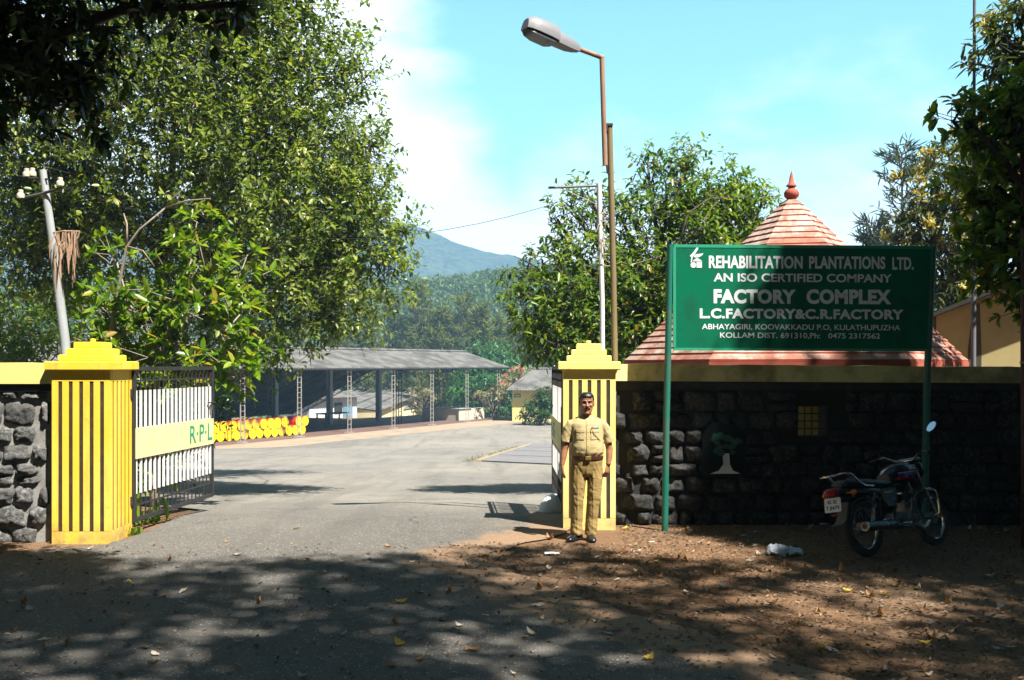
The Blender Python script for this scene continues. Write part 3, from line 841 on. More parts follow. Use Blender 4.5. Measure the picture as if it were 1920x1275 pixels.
# lamp head: frame along axis a, underside tipped to the camera
hA = at(1086, 92, LY - 0.21); hB = at(985, 44, LY - 0.62)
ax = (hB - hA).normalized(); sd = ax.cross(Vector((0, 0, 1))).normalized(); upv = sd.cross(ax).normalized()
if upv.z < 0: upv = -upv
Lh = (hB - hA).length
def headring(t, w, zt_, zb):
    c = hA + ax * (Lh * t)
    w, zt_, zb = w * 0.82, zt_ * 0.72, zb * 0.8
    return [c + sd * (w * x) + upv * (zb + (zt_ - zb) * z) for x, z in ((-1, 0), (-1, 0.35), (-0.85, 0.75), (-0.5, 1), (0.5, 1), (0.85, 0.75), (1, 0.35), (1, 0))]
b = MB()
prof = [(0.0, 0.045, 0.06, -0.05), (0.08, 0.075, 0.09, -0.075), (0.2, 0.105, 0.11, -0.095), (0.40, 0.118, 0.115, -0.10), (0.425, 0.118, 0.115, -0.10)]
ids = [[b.vert(p) for p in headring(*x)] for x in prof]; b.bridge(ids)
prof = [(0.428, 0.125, 0.125, -0.088), (0.45, 0.16, 0.165, -0.088), (0.6, 0.175, 0.185, -0.09), (0.8, 0.17, 0.175, -0.09), (0.93, 0.15, 0.15, -0.09), (1.0, 0.11, 0.09, -0.088)]
ids = [[b.vert(p) for p in headring(*x)] for x in prof]; b.bridge(ids)
hd = b.build('lamp_head', M['lamp_grey'], root, True, angle=35)
b = MB()
prof = [(0.45, 0.13, -0.091, -0.12), (0.55, 0.155, -0.091, -0.155), (0.8, 0.15, -0.091, -0.16), (0.93, 0.125, -0.091, -0.14), (0.98, 0.09, -0.091, -0.11)]
ids = [[b.vert(p) for p in headring(*x)] for x in prof]; b.bridge(ids)
b.build('lens', M['lamp_lens'], hd, True)

M['pole_white'] = worn('white_painted_pole', (0.72, 0.72, 0.74), (0.36, 0.26, 0.2), 7, 0.6, 0.5, streak=(1, 1, 0.25), lo=0.55, hi=0.75)
PY = 14.3
root = thing('service_pole', 'slim white pole with thin cross bar at its top behind the pillar', 'pole', (at(1130, 0, PY).x, PY, 0))
b = MB(); b.tube([(at(1130.5, 0, PY).x, PY, -0.1), at(1129, 560, PY), at(1123, 344, PY)], 0.035, 12); b.build('pole', M['pole_white'], root, True)
b = MB(); a0 = at(1028, 352, PY); a1 = at(1124, 348, PY); b.tube([a0, a1], 0.017, 8); b.tube([at(1050, 352, PY), at(1123, 385, PY)], 0.006, 6); b.build('cross_bar', M['lamp_grey'], root, True)
# dry creeper stalks tangled on it
rr = random.Random(21)
b = MB()
for k in range(34):
    y0 = rr.uniform(392, 505); p = at(1128 + rr.uniform(-4, 6), y0, PY) + Vector((0, rr.uniform(-0.06, 0.02), 0))
    d = Vector((rr.uniform(-0.6, 1.0), rr.uniform(-0.4, 0.4), rr.uniform(-1, 0.5))) * rr.uniform(0.08, 0.26)
    b.tube([p, p + d * 0.5 + Vector((0, 0, rr.uniform(-.03, .05))), p + d], [0.006, 0.007, 0.003], 5)
M['dry_stalk'] = worn('dry_stalk', (0.45, 0.37, 0.28), (0.3, 0.2, 0.13), 9, 0.6, 0.9)
tag(b.build('dry_creeper', M['dry_stalk']), 'dead pale creeper stalks tangled round the slim white pole', 'dry creeper')

UY = 14.6
M['concrete_pole'] = worn('concrete_pole', (0.34, 0.36, 0.37), (0.20, 0.22, 0.21), 5, 0.7, 0.85, bump=0.3, streak=(1, 1, 0.3))
M['porcelain'] = worn('cream_porcelain', (0.58, 0.53, 0.40), (0.42, 0.34, 0.22), 9, 0.5, 0.3)
root = thing('utility_pole', 'leaning grey utility pole with cream porcelain insulators above deep yellow pillar', 'utility pole', (at(135, 0, UY).x, UY, 0))
b = MB(); t0 = at(80, 319, UY); t1 = at(97, 440, UY); t2 = at(122, 640, UY)
b.tube([Vector((at(145, 0, UY).x, UY, -0.4)), t2, t1, t0], [0.085, 0.066, 0.057, 0.05], 14)
b.build('pole', M['concrete_pole'], root, True)
def insul(px, py, dy=0):
    c = at(px, py, UY + dy)
    b = MB()
    b.lathe([(0.02, -0.06), (0.05, -0.055), (0.054, -0.01), (0.045, 0.01), (0.032, 0.02), (0.036, 0.035), (0.034, 0.06), (0.02, 0.065)], c, 14)
    return b.build('insulator', M['porcelain'], root, True)
for px, py, dy in ((50, 324, 0.1), (61, 323, 0.12), (113, 341, -0.1), (39, 364, -0.2)): insul(px, py, dy)
b = MB(); b.tube([at(39, 372, UY - 0.2), at(83, 362, UY - 0.07), at(115, 352, UY - 0.1)], 0.022, 6); b.build('cross_arm', M['black_iron'], root)
b = MB(); b.tube([at(48, 333, UY + 0.1), at(82, 337, UY + 0.07)], 0.016, 6); b.tube([at(60, 333, UY + 0.12), at(90, 336, UY - 0.06)], 0.014, 6); b.build('bracket', M['black_iron'], root)
b = MB()
M['dead_frond'] = worn('dead_frond', (0.40, 0.26, 0.17), (0.22, 0.12, 0.08), 8, 0.7, 0.9, streak=(1, 1, 0.15))
rr = random.Random(9)
for k in range(46):
    px = rr.uniform(103, 150); top = 433 + abs(px - 126) * 0.1 + rr.uniform(-2, 26) * (rr.random() < .6); bot = rr.choice((rr.uniform(455, 500), rr.uniform(490, 550))) - max(0, px - 140) * 1.2
    dy = rr.uniform(-0.2, 0.15)
    a = at(px, top, UY + dy); z = at(px + rr.uniform(-7, 7) - (7 if px < 118 else 0) * rr.random(), bot, UY + dy); mid = (a + z) / 2 + Vector((rr.uniform(-.03, .03), rr.uniform(-.04, .04), 0))
    s_ = Vector((1, rr.uniform(-1, 1), 0))
    b.tube([a, mid, z], [(0.006, 0.003), (rr.uniform(.006, .02), 0.004), (0.003, 0.002)], 6, side=s_)
b.tube([at(100, 436, UY - .03), at(120, 433, UY - .1), at(150, 434, UY)], 0.012, 6)
tag(b.build('dead_fronds', M['dead_frond'], None, True), 'bunch of brown dried fronds hanging on the leaning utility pole', 'dried fronds')
cu = MB()
def sag(a, c, s, n=18):
    return [a.lerp(c, i / n) - Vector((0, 0, s * 4 * (i / n) * (1 - i / n))) for i in range(n + 1)]
cu.tube(sag(at(113, 346, UY - .1), at(1124, 352, PY), 0.75), 0.004, 5)
tag(cu.build('overhead_wire', M['black_iron']), 'thin overhead wire sagging from the leaning utility pole to the slim white pole', 'wire')

FY = 14.4
M['steel_pole'] = worn('grey_steel_pole', (0.17, 0.17, 0.19), (0.10, 0.08, 0.07), 6, 0.6, 0.5, streak=(1, 1, 0.2))
root = thing('flag_pole', 'very tall thin grey pole rising before the yellow gabled building', 'pole', (at(1826, 0, FY).x, FY, 0))
b = MB(); b.tube([(at(1825, 0, FY).x, FY, -0.1), at(1826, 237, FY)], 0.034, 10); b.build('lower_pole', M['steel_pole'], root, True)
b = MB(); b.tube([at(1826, 240, FY), at(1828, -160, FY)], 0.022, 10); b.build('upper_pole', M['steel_pole'], root, True)
b = MB(); c = at(1826, 237, FY); b.cyl(c - Vector((0, 0, .05)), c + Vector((0, 0, .03)), 0.045, 12); b.box((c.x - .06, c.y - .02, c.z - .02), (c.x + .06, c.y + .02, c.z + .01)); b.build('collar', M['black_iron'], root)
RY = 11.4
M['red_oxide'] = worn('dark_red_oxide', (0.075, 0.012, 0.01), (0.03, 0.012, 0.01), 6, 0.6, 0.5)
root = thing('steel_post', 'dark red steel post at the right hand edge of the picture', 'post', (at(1921, 0, RY).x, RY, 0))
b = MB(); b.tube([(at(1923, 0, RY).x, RY, -0.1), at(1921, 230, RY)], 0.048, 12); b.build('shaft', M['red_oxide'], root, True)
b = MB(); c = at(1922, 680, RY); b.cyl(c - Vector((0, 0, .01)), c + Vector((0, 0, .015)), 0.056, 14); b.build('ring', M['rust_pipe'], root, True)

# ------------------------------------------------------------------ guard hut with tiled roof
M['tile'] = worn('red_clay_tile', (0.40, 0.13, 0.075), (0.60, 0.44, 0.34), 1.8, 0.95, 0.85, bump=0.4, fine=35, lo=0.40, hi=0.62)
_k = NT('red_roof_tile')
_g = _k.n.new('ShaderNodeNewGeometry').outputs['Random Per Island']
_n1 = _k.noise(1.8, 6, 0.65); _n2 = _k.noise(35, 4, 0.65); _n3 = _k.noise(7, 5, 0.7)
_c = _k.mix(_k.ramp(_n1, 0.40, 0.62, 0, 0.95, True), (0.38, 0.145, 0.095), (0.60, 0.49, 0.42))
_c = _k.mix(_k.ramp(_g, 0, 1, 0, 0.5), _c, (0.26, 0.09, 0.06))
_c = _k.mix(_k.ramp(_n3, 0.54, 0.68, 0, 0.65), _c, (0.10, 0.085, 0.07))
_c = _k.mix(_k.ramp(_n2, 0.45, 0.7, 0, 0.4), _c, (0.2, 0.1, 0.07))
M['tile'] = _k.set(_c, 0.85, 0, _k.bump(_n2, 0.5, 0.01), 0.3)
M['tile_red'] = worn('red_tile_edge', (0.36, 0.07, 0.04), (0.5, 0.2, 0.13), 3, 0.6, 0.8)
M['hut_wall'] = worn('hut_yellow_plaster', (0.68, 0.50, 0.12), (0.42, 0.31, 0.1), 2.5, 0.6, 0.8)
HX, HY = at(1484, 0, 16.6).x, 16.6
root = thing('guard_hut', 'hexagonal yellow hut with steep red tiled roof and finial behind the signboard', 'hut', (HX, HY, 0))
def hexa(r, z, rot=20):
    return [(HX + r * math.sin(R(rot + 60 * k)), HY - r * math.cos(R(rot + 60 * k)), z) for k in range(6)]
RE, ZE, ZA = 2.72, 2.10, 4.74
b = MB(); b.bridge([[b.vert(p) for p in reversed(hexa(2.1, z))] for z in (-0.3, 2.2)], 0)
b.build('wall', M['hut_wall'], root)
b = MB(); NC = 26
for k in range(NC):
    t0, t1 = k / NC, (k + 1) / NC
    r0, r1 = RE * (1 - t0 * 0.965), RE * (1 - t1 * 0.965) - 0.004
    z0, z1 = ZE + (ZA - ZE) * t0, ZE + (ZA - ZE) * t1
    # a course: upright lip and sloping face
    lo = hexa(r0, z0 - 0.012); a = hexa(r0 + 0.006, z0 + 0.022); c = hexa(r1, z1 + 0.004)
    ids = []
    for i in range(6):
        j = (i + 1) % 6
        nseg = 7 if k < NC - 3 else 2
        for q in range(nseg):
            u0, u1 = q / nseg, (q + 1) / nseg
            L = lambda A, u: Vector(A[i]).lerp(Vector(A[j]), u)
            jz = Vector((0, 0, 0.006 * mnoise.noise((k * 3.3, i * 7 + q, 0.5))))
            v = [b.vert(L(lo, u0) + jz), b.vert(L(lo, u1) + jz), b.vert(L(a, u1) + jz), b.vert(L(a, u0) + jz)]
            b.face(v, 1)
            b.face((v[3], v[2], b.vert(L(c, u1)), b.vert(L(c, u0))), 0)
b.build('tiled_roof', [M['tile'], M['tile_red']], root)
b = MB()
b.bridge([[b.vert(p) for p in hexa(RE + 0.01, ZE - 0.14)], [b.vert(p) for p in hexa(RE + 0.02, ZE - 0.013)]], 0)
b.build('eave_band', M['tile_red'], root)
b = MB()
b.lathe([(0.10, -0.06), (0.11, 0.0), (0.055, 0.04), (0.06, 0.06), (0.115, 0.12), (0.125, 0.17), (0.10, 0.22), (0.055, 0.25), (0.05, 0.27), (0.085, 0.285), (0.085, 0.30), (0.05, 0.33), (0.03, 0.44), (0.004, 0.54)], (HX, HY, ZA - 0.06), 18)
b.build('finial', M['tile_red'], root, True, angle=50)

# ------------------------------------------------------------------ yellow gabled building on the right
M['yb_wall'] = worn('old_yellow_plaster', (0.60, 0.50, 0.235), (0.34, 0.28, 0.14), 0.9, 0.7, 0.9, bump=0.2)
M['drip'] = worn('black_drip_stain', (0.09, 0.08, 0.055), (0.2, 0.17, 0.09), 9, 0.7, 0.9, streak=(1, 1, .2))
M['sheet_dark'] = worn('dark_sheet_roof', (0.035, 0.035, 0.034), (0.06, 0.056, 0.05), 3, 0.6, 0.8)
M['sheet'] = worn('grey_asbestos_sheet', (0.15, 0.145, 0.136), (0.055, 0.053, 0.05), 0.8, 0.9, 0.9, bump=0.2, fine=9, lo=0.38, hi=0.64)
BY = 19.5
e0 = at(1745, 590, BY); e1 = at(1905, 525, BY); slope = 0.44
root = thing('yellow_building', 'old yellow building end wall with sloping dark roof at right beside tall thin pole', 'building', (e0.x, BY, 0), (0, 0, R(-25)))
W1 = 3.3
b = MB()
b.prism([(0.1, -0.3), (7.5, -0.3), (7.5, e0.z + slope * 0.1), (W1 + 0.5, e0.z + slope * W1), (0.1, e0.z)], 0, 9)
b.build('wall', M['yb_wall'], root, local=True)
b = MB()
zl = e0.z - slope * 0.45
b.prism([(-0.3, zl), (W1 + 0.5, e0.z + slope * W1 + 0.03), (7.9, zl + .1), (7.9, zl + 0.17), (W1 + 0.5, e0.z + slope * W1 + 0.12), (-0.3, zl + 0.075)], -0.35, 9.3)
b.build('roof', M['sheet_dark'], root, local=True)
b = MB()
b.prism([(0.66, .9), (0.86, .9), (0.89, 2.2), (0.86, 3.2), (0.74, 3.2), (0.65, 2.3)], -0.004, 0.01)
b.build('drip_stain', M['drip'], root, local=True)

# ------------------------------------------------------------------ open factory shed
def corr(mb, P00, P10, P01, nwave, amp, m=0, th=0.012, nlen=1):
    """corrugated sheet: P00->P10 across the waves, P00->P01 along them"""
    u = P10 - P00; v = P01 - P00; nn = u.cross(v).normalized()
    if nn.z < 0: nn = -nn
    n = nwave * 4
    top = []; 
    for j in range(nlen + 1):
        top.append([mb.vert(P00 + u * (i / n) + v * (j / nlen) + nn * (amp * math.sin(2 * math.pi * i * nwave / n))) for i in range(n + 1)])
    bot = []
    for j in range(nlen + 1):
        bot.append([mb.vert(P00 + u * (i / n) + v * (j / nlen) + nn * (amp * math.sin(2 * math.pi * i * nwave / n) - th)) for i in range(n + 1)])
    for j in range(nlen):
        for i in range(n):
            mb.face((top[j][i], top[j][i+1], top[j+1][i+1], top[j+1][i]), m)
            mb.face((bot[j][i], bot[j+1][i], bot[j+1][i+1], bot[j][i+1]), m)
    for i in range(n):
        mb.face((top[0][i], bot[0][i], bot[0][i+1], top[0][i+1]), m)
        mb.face((top[nlen][i], top[nlen][i+1], bot[nlen][i+1], bot[nlen][i]), m)
M['steel_blue'] = worn('blue_grey_steel', (0.30, 0.36, 0.42), (0.22, 0.22, 0.24), 3, 0.6, 0.5)
M['steel_rail'] = worn('weathered_angle_iron', (0.34, 0.31, 0.28), (0.2, 0.15, 0.12), 4, 0.6, 0.6)
M['hut_white'] = worn('white_corrugated_wall', (0.62, 0.66, 0.70), (0.42, 0.46, 0.5), 1.2, 0.5, 0.6)
M['door_blue'] = worn('blue_door', (0.12, 0.26, 0.36), (0.08, 0.18, 0.25), 1.2, 0.5, 0.5)
s_a, s_b = -14.0, 32.5
root = thing('open_shed', 'long open sided shed with grey corrugated roof sheltering the yellow drums', 'shed', (SA.x, SA.y, FZ))
b = MB()
ze, zr = 1.80, 3.14
corr(b, sp(s_a, -0.45, ze), sp(s_b, -0.45, ze), sp(s_b and s_a, 4.0, zr), 170, 0.04)
rf = b.build('front_roof', M['sheet'], root)
b = MB()
corr(b, sp(s_a, 4.02, zr), sp(s_b, 4.02, zr), sp(s_a, 8.0, 1.55), 120, 0.04)
corr(b, sp(s_a, 8.0, 1.54), sp(23.8, 8.0, 1.54), sp(s_a, 16.8, -2.35), 100, 0.04)
b.build('rear_roof', M['sheet'], root)
b = MB()
for k in range(16):
    sa = s_a + (s_b - s_a) * k / 16
    A, C = sp(sa + .02, 4.0, zr + 0.05), sp(sa + (s_b - s_a) / 16, 4.0, zr + 0.05)
    b.tube([A + Vector((0, 0, .01 * (k % 2))), C + Vector((0, 0, .01 * (k % 2)))], 0.13, 6)
b.build('ridge_cap', M['sheet'], rf, False)
col_ = MB()
def ibeam(s, w, z0, z1):
    b = MB()
    def bx(s0, s1, w0, w1):
        P = [sp(s + s0, w + w0, 0), sp(s + s1, w + w0, 0), sp(s + s1, w + w1, 0), sp(s + s0, w + w1, 0)]
        a = [b.vert((p.x, p.y, z0)) for p in P]; c = [b.vert((p.x, p.y, z1)) for p in P]; b.bridge([a, c])
    bx(-.17, .17, -.20, -.17); bx(-.17, .17, .17, .20); bx(-.012, .012, -.17, .17)
    return b.build('column', M['steel_blue'], root)
for s in (-1.7, 4.6, 10.9, 17.1, 23.5): ibeam(s, 7.1, FZ, 1.75)
for s in (-12.0, -8.0, -3.0, 0.0, 5.1, 10.25, 15.4, 20.5, 25.7, 30.9):
    b = MB()
    for ds in (-0.18, 0.18):
        p = sp(s + ds, -0.25, 0); b.box((p.x - 0.026, p.y - 0.026, FZ + 0.02), (p.x + 0.026, p.y + 0.026, 1.78))
    for k in range(13):
        z = FZ + 0.25 + k * 0.33
        a, c = sp(s - .15, -0.25, z), sp(s + .15, -0.25, z); b.tube([a, c], 0.016, 4)
    a = sp(s, -0.25, 0); b.box((a.x - 0.32, a.y - 0.2, FZ + 0.018), (a.x + 0.32, a.y + 0.2, FZ + 0.05))
    b.build('lattice_post', M['steel_rail'], root)
for s in (7.0, 21.5, 22.2, 27.6):
    b = MB()
    for ds in (-0.2, 0.2):
        p = sp(s + ds, 4.0, 0); b.box((p.x - 0.03, p.y - 0.03, FZ + 0.02), (p.x + 0.03, p.y + 0.03, 3.0))
    for k in range(16):
        z = FZ + 0.2 + k * 0.34
        b.tube([sp(s - .18, 4, z), sp(s + .18, 4, z)], 0.018, 4)
    b.build('lattice_post', M['black_iron'], root)
# verge truss of the low rear roof and cross trusses
b = MB()
def truss(s, w0, z0, w1, z1, dep, n):
    A0, A1 = sp(s, w0, z0), sp(s, w1, z1); D = Vector((0, 0, -dep))
    b.tube([A0, A1], 0.05, 5); b.tube([A0 + D, A1 + D], 0.045, 5)
    for k in range(n):
        p = A0.lerp(A1, k / n); q = A0.lerp(A1, (k + 1) / n)
        b.tube([p, q + D] if k % 2 else [p + D, q], 0.028, 4)
truss(23.3, 7.3, 1.72, 16.6, -2.38, 0.42, 20)
for s in (-1.7, 4.6, 10.9, 17.1): truss(s, 7.3, 1.72, 16.6, -2.38, 0.42, 12)
for s in (-1.7, 4.6, 10.9, 17.1, 23.3, 30): truss(s, -0.6, 1.72, 3.9, 2.95, 0.4, 8)
b.tube([sp(s_a, -0.5, 1.72), sp(s_b, -0.5, 1.72)], 0.06, 5); b.tube([sp(s_a, 7.1, 1.72), sp(s_b, 7.1, 1.72)], 0.06, 5)
b.build('truss', M['black_iron'], root)
b = MB()
b.poly([sp(-13.9, 0, FZ), sp(-13.9, 16.5, FZ), sp(-13.9, 16.5, -2.3), sp(-13.9, 8, 1.5), sp(-13.9, 4, 3.0), sp(-13.9, -0.5, 1.7)])
b.poly([sp(-13.9, 15.9, FZ - 1), sp(15.5, 15.9, FZ - 1), sp(15.5, 15.9, -1.9), sp(-13.9, 15.9, -1.9)])
b.build('back_wall', M['sheet_dark'], root)

# drums lying in two rows
M['drum_yellow'] = worn('drum_yellow', (0.86, 0.66, 0.006), (0.8, 0.52, 0.01), 1.5, 0.5, 0.45)
M['drum_stain'] = worn('rust_stained_drum', (0.70, 0.46, 0.02), (0.16, 0.08, 0.02), 1.6, 1.0, 0.7, lo=0.36, hi=0.6)
M['drum_red'] = worn('drum_red', (0.75, 0.05, 0.03), (0.35, 0.02, 0.02), 1.5, 0.5, 0.45)
DR = 0.325
def drum(label, grp, end):
    t = thing('oil_drum', label, 'drum', (0, 0, 0), (0, 0, math.atan2(SD.y, SD.x)), grp)
    b = MB()
    b.lathe([(DR - 0.02, -0.86), (DR, -0.85), (DR, -0.60), (DR + 0.012, -0.585), (DR, -0.57), (DR, -0.3), (DR + .012, -.285), (DR, -.27), (DR, 0.0), (DR, 0.012)], (0, 0, 0), 20, axis='y')
    b.build('shell', M['drum_red'], t, True, local=True)
    b = MB()
    b.lathe([(DR + 0.008, -0.87), (DR + 0.008, -0.90), (DR - 0.015, -0.90), (DR - 0.022, -0.875), (0.01, -0.875)], (0, 0, 0), 20, axis='y')
    b.lathe([(0.03, -0.876), (0.03, -0.895), (0.001, -0.896)], (0.2, 0, 0.1), 8, axis='y')
    b.build('end', end, t, True, local=True)
    return t
grp = 'drums stacked on their sides in the shed'
d_y = drum('bright yellow ended red drum lying in the two high row', grp, M['drum_yellow'])
d_s = drum('rust stained yellow drum lying among the bright ones', grp, M['drum_stain'])
used = set()
def place_drum(src, s, z, dw=0.0):
    o = src if src.name not in used else copy_tree(src)
    used.add(src.name)
    o.location = sp(s, 2.2 + dw, z)
stp = 0.675
for k in range(13):
    place_drum(d_s if k in (4, 9) else d_y, -0.9 + k * stp, FZ + 0.02 + DR + 0.012, 0.03 * math.sin(k * 2.3))
for k in range(13):
    if k == 10: continue
    place_drum(d_s if k in (3, 4, 5) else d_y, -0.9 + (k + 0.5) * stp, FZ + 0.02 + DR + 0.012 + 0.565, 0.04 * math.sin(k * 1.7))

# white hut under the low roof, bench
def pbox(b, s0, s1, w0, w1, z0, z1, m=0):
    P = [sp(s0, w0, 0), sp(s1, w0, 0), sp(s1, w1, 0), sp(s0, w1, 0)]
    a = [b.vert((p.x, p.y, z0)) for p in P]; c = [b.vert((p.x, p.y, z1)) for p in P]; b.bridge([a, c], m)
root = thing('white_cabin', 'small white sheet walled cabin with blue door behind the shed bench', 'cabin', sp(28, 16, FZ))
b = MB(); corr(b, sp(24.6, 15.5, FZ - 2), sp(31.4, 15.5, FZ - 2), sp(24.6, 15.5, -1.02), 26, 0.03); pbox(b, 24.6, 31.4, 15.55, 18.5, FZ - 2.2, -1.06)
b.build('wall', M['hut_white'], root)
b = MB(); pbox(b, 29.3, 30.6, 15.38, 15.45, FZ - 1.6, -1.9); b.build('door', M['door_blue'], root)
b = MB(); pbox(b, 28.0, 29.1, 15.38, 15.45, -2.4, -1.5); b.build('dark_opening', M['black_iron'], root)
b = MB(); A, Bq, Cq = sp(24.2, 14.9, -1.0), sp(31.8, 14.9, -1.0), sp(24.2, 19, -0.2); corr(b, A, Bq, Cq, 26, 0.03); b.build('roof', M['sheet'], root)
root = thing('work_bench', 'dark steel work bench standing on the shed floor right of the drums', 'bench', sp(14.5, 5.0, FZ))
b = MB(); pbox(b, 13.6, 16.4, 4.6, 5.6, FZ + 0.98, FZ + 1.06); b.build('top', M['black_iron'], root)
for s in (13.7, 16.3):
    for w in (4.7, 5.5):
        b = MB(); pbox(b, s - .04, s + .04, w - .04, w + .04, FZ + .02, FZ + 0.98); b.build('leg', M['black_iron'], root)

# lower buildings beyond the shed
M['cream_wall'] = worn('cream_wall', (0.80, 0.70, 0.42), (0.62, 0.52, 0.3), 0.3, 0.5, 0.85)
root = thing('lower_building', 'cream building with broad grey sheet roof standing low behind the shed', 'building', at(740, 770, 96))
P = [at(712, 770, 96), at(798, 736, 125), at(668, 714, 128), at(575, 752, 99)]
b = MB()
corr(b, P[0], P[1], P[3], 46, 0.05, nlen=1)
b.build('roof', M['sheet'], root)
b = MB()
for k in range(1, 5):
    A = P[0].lerp(P[3], k / 5) + Vector((0, 0, .09)); C = P[1].lerp(P[2], k / 5) + Vector((0, 0, .09)); b.tube([A, C], 0.05, 4)
b.build('sheet_lap', M['sheet'], root)
b = MB()
A, C = P[0] + Vector((-0.35, 0.2, -0.08)), P[1] + Vector((-0.35, -0.2, -0.08))
D3 = P[3] + Vector((0.3, 0.2, -0.1))
b.poly([A, C, (C.x, C.y, -7), (A.x, A.y, -7)]); b.poly([A, D3, (D3.x, D3.y, -7), (A.x, A.y, -7)])
b.build('wall', M['cream_wall'], root)
root = thing('boundary_wall', 'sunlit cream compound wall behind the leafless frangipani tree', 'wall', at(800, 780, 112))
A, C = at(716, 764, 109), at(868, 748, 118)
b = MB()
up_ = Vector((0, 0.3, 0))
lo = [(A.x, A.y, -8), (C.x, C.y, -8), (C.x, C.y + .3, -8), (A.x, A.y + .3, -8)]
A2, C2 = at(716, 775, 109), at(868, 748, 118)
mid = at(790, 742, 113)
b.bridge([[b.vert(p) for p in (lo[0], lo[1], lo[2], lo[3])], [b.vert(p) for p in (A2, C2, C2 + up_, A2 + up_)]])
b.build('wall', M['cream_wall'], root)
b = MB(); b.tube([A2 + Vector((0, .15, .03)), C2 + Vector((0, .15, .03))], 0.22, 4); b.build('coping', M['sheet'], root)
# concrete tank
M['concrete'] = worn('pale_concrete', (0.55, 0.50, 0.40), (0.38, 0.33, 0.25), 0.8, 0.6, 0.9)
root = thing('water_tank', 'low open concrete tank at the right hand end of the shed floor', 'tank', sp(29, 1.5, FZ))
b = MB()
for q in ((26.3, 30.4, 0.9, 1.1), (26.3, 30.4, 4.4, 4.6), (26.3, 26.5, 1.1, 4.4), (30.2, 30.4, 1.1, 4.4)): pbox(b, *q, FZ, FZ + 0.98)
b.build('wall', M['concrete'], root)
b = MB(); pbox(b, 26.5, 30.2, 1.1, 4.4, FZ, FZ + 0.75); b.build('water', M['lamp_lens'], root)
b = MB(); pbox(b, 26.2, 28.2, 0.8, 4.7, FZ + 0.981, FZ + 1.02); b.build('cover', M['steel_blue'], root)

# store
M['store_wall'] = worn('store_yellow_plaster', (0.76, 0.60, 0.22), (0.55, 0.43, 0.18), 0.5, 0.6, 0.85)
STY = 84.0
def st(x, y, dy=0): return at(x, y, STY + dy)
root = thing('store_building', 'small yellow store with grey roof and green sign beyond the gate', 'building', (st(1010, 0).x, STY, FZ))
x0, x1, zt_, zb_ = st(960.5, 0).x, st(1180, 0).x, st(0, 729).z, FZ - 0.1
b = MB(); b.box((x0, STY, zb_), (x1, STY + 5.6, zt_)); b.build('wall', M['store_wall'], root)
b = MB(); zr_ = st(0, 697).z + 0.2
corr(b, Vector((x0 - .55, STY - .7, zt_ - .1)), Vector((x1, STY - .7, zt_ - .1)), Vector((x0 + 1.7, STY + 2.8, zr_)), 44, 0.035)
corr(b, Vector((x0 + 1.7, STY + 2.82, zr_)), Vector((x1, STY + 2.82, zr_)), Vector((x0 - .55, STY + 6.3, zt_ - .1)), 44, 0.035)
b.poly([(x0 - .5, STY - .6, zt_ - .1), (x0 + 1.7, STY + 2.8, zr_ - .02), (x0 - .5, STY + 6.2, zt_ - .1)])
b.tube([(x0 + 1.7, STY + 2.81, zr_ + .04), (x1, STY + 2.81, zr_ + .04)], 0.12, 6)
b.build('roof', M['sheet'], root)
b = MB(); A, C = st(964, 745), st(976, 739); b.box((A.x, STY - 0.06, A.z), (C.x, STY - 0.002, C.z)); pl = b.build('sign', M['post_green'], root)
fit_text('lettering', 'STORE', M['sign_white'], pl, Vector((A.x + .06, STY - 0.062, A.z + .07)), (1, 0, 0), (0, 0, 1), C.x - A.x - .12, C.z - A.z - .14, 0.03)

# weighbridge deck with a kerb, painted stone
M['deck'] = worn('steel_deck', (0.19, 0.172, 0.165), (0.13, 0.118, 0.115), 1.0, 0.6, 0.6)
def gp(x, y):
    """point of the sloping yard seen at a pixel"""
    Y = 14.0
    for _ in range(60):
        z = gz(Y); Y = Y + ((CH - z) * F / (y - HZ) - Y) * 0.5
    return Vector(((x - 960) / F * Y, Y, gz(Y)))
P = [gp(902, 866), gp(1048, 873), gp(1075, 836), gp(1000, 834)]
root = thing('weighbridge', 'steel plated weighbridge deck set into the yard beside a kerb', 'weighbridge', P[0])
b = MB()
for A, C, D_, E in [(P[0].lerp(P[3], k / 4 + .006), P[1].lerp(P[2], k / 4 + .006), P[1].lerp(P[2], (k + 1) / 4 - .006), P[0].lerp(P[3], (k + 1) / 4 - .006)) for k in range(4)]:
    lo = [b.vert(p + Vector((0, 0, -.05))) for p in (A, C, D_, E)]; hi = [b.vert(p + Vector((0, 0, .05))) for p in (A, C, D_, E)]; b.bridge([lo, hi])
b.build('deck', M['deck'], root)
b = MB(); A, C = P[0], P[3]; dv = Vector((-.22, 0, 0)); lo = [b.vert(p + Vector((0, 0, -.1))) for p in (A, C, C + dv, A + dv)]; hi = [b.vert(p + Vector((0, 0, .08))) for p in (A, C, C + dv, A + dv)]; b.bridge([lo, hi]); b.build('kerb', M['yard_edge'], root)
b = MB()
rr = random.Random(4); ids = []
for z, r in ((-.05, .20), (0.05, .21), (.13, .18), (.23, .11), (.26, .04)):
    ids.append([b.vert((0.60 + (r * (1 + .2 * mnoise.noise((math.cos(t) * 2, math.sin(t) * 2, z * 3)))) * math.cos(t), 14.55 + r * .8 * math.sin(t), z + gz(14.5))) for t in [i * math.pi / 6 for i in range(12)]])
b.bridge(ids)
tag(b.build('painted_stone', M['white_paint'], None, True, angle=60), 'whitewashed boulder on the yard asphalt beside the half hidden gate', 'stone')

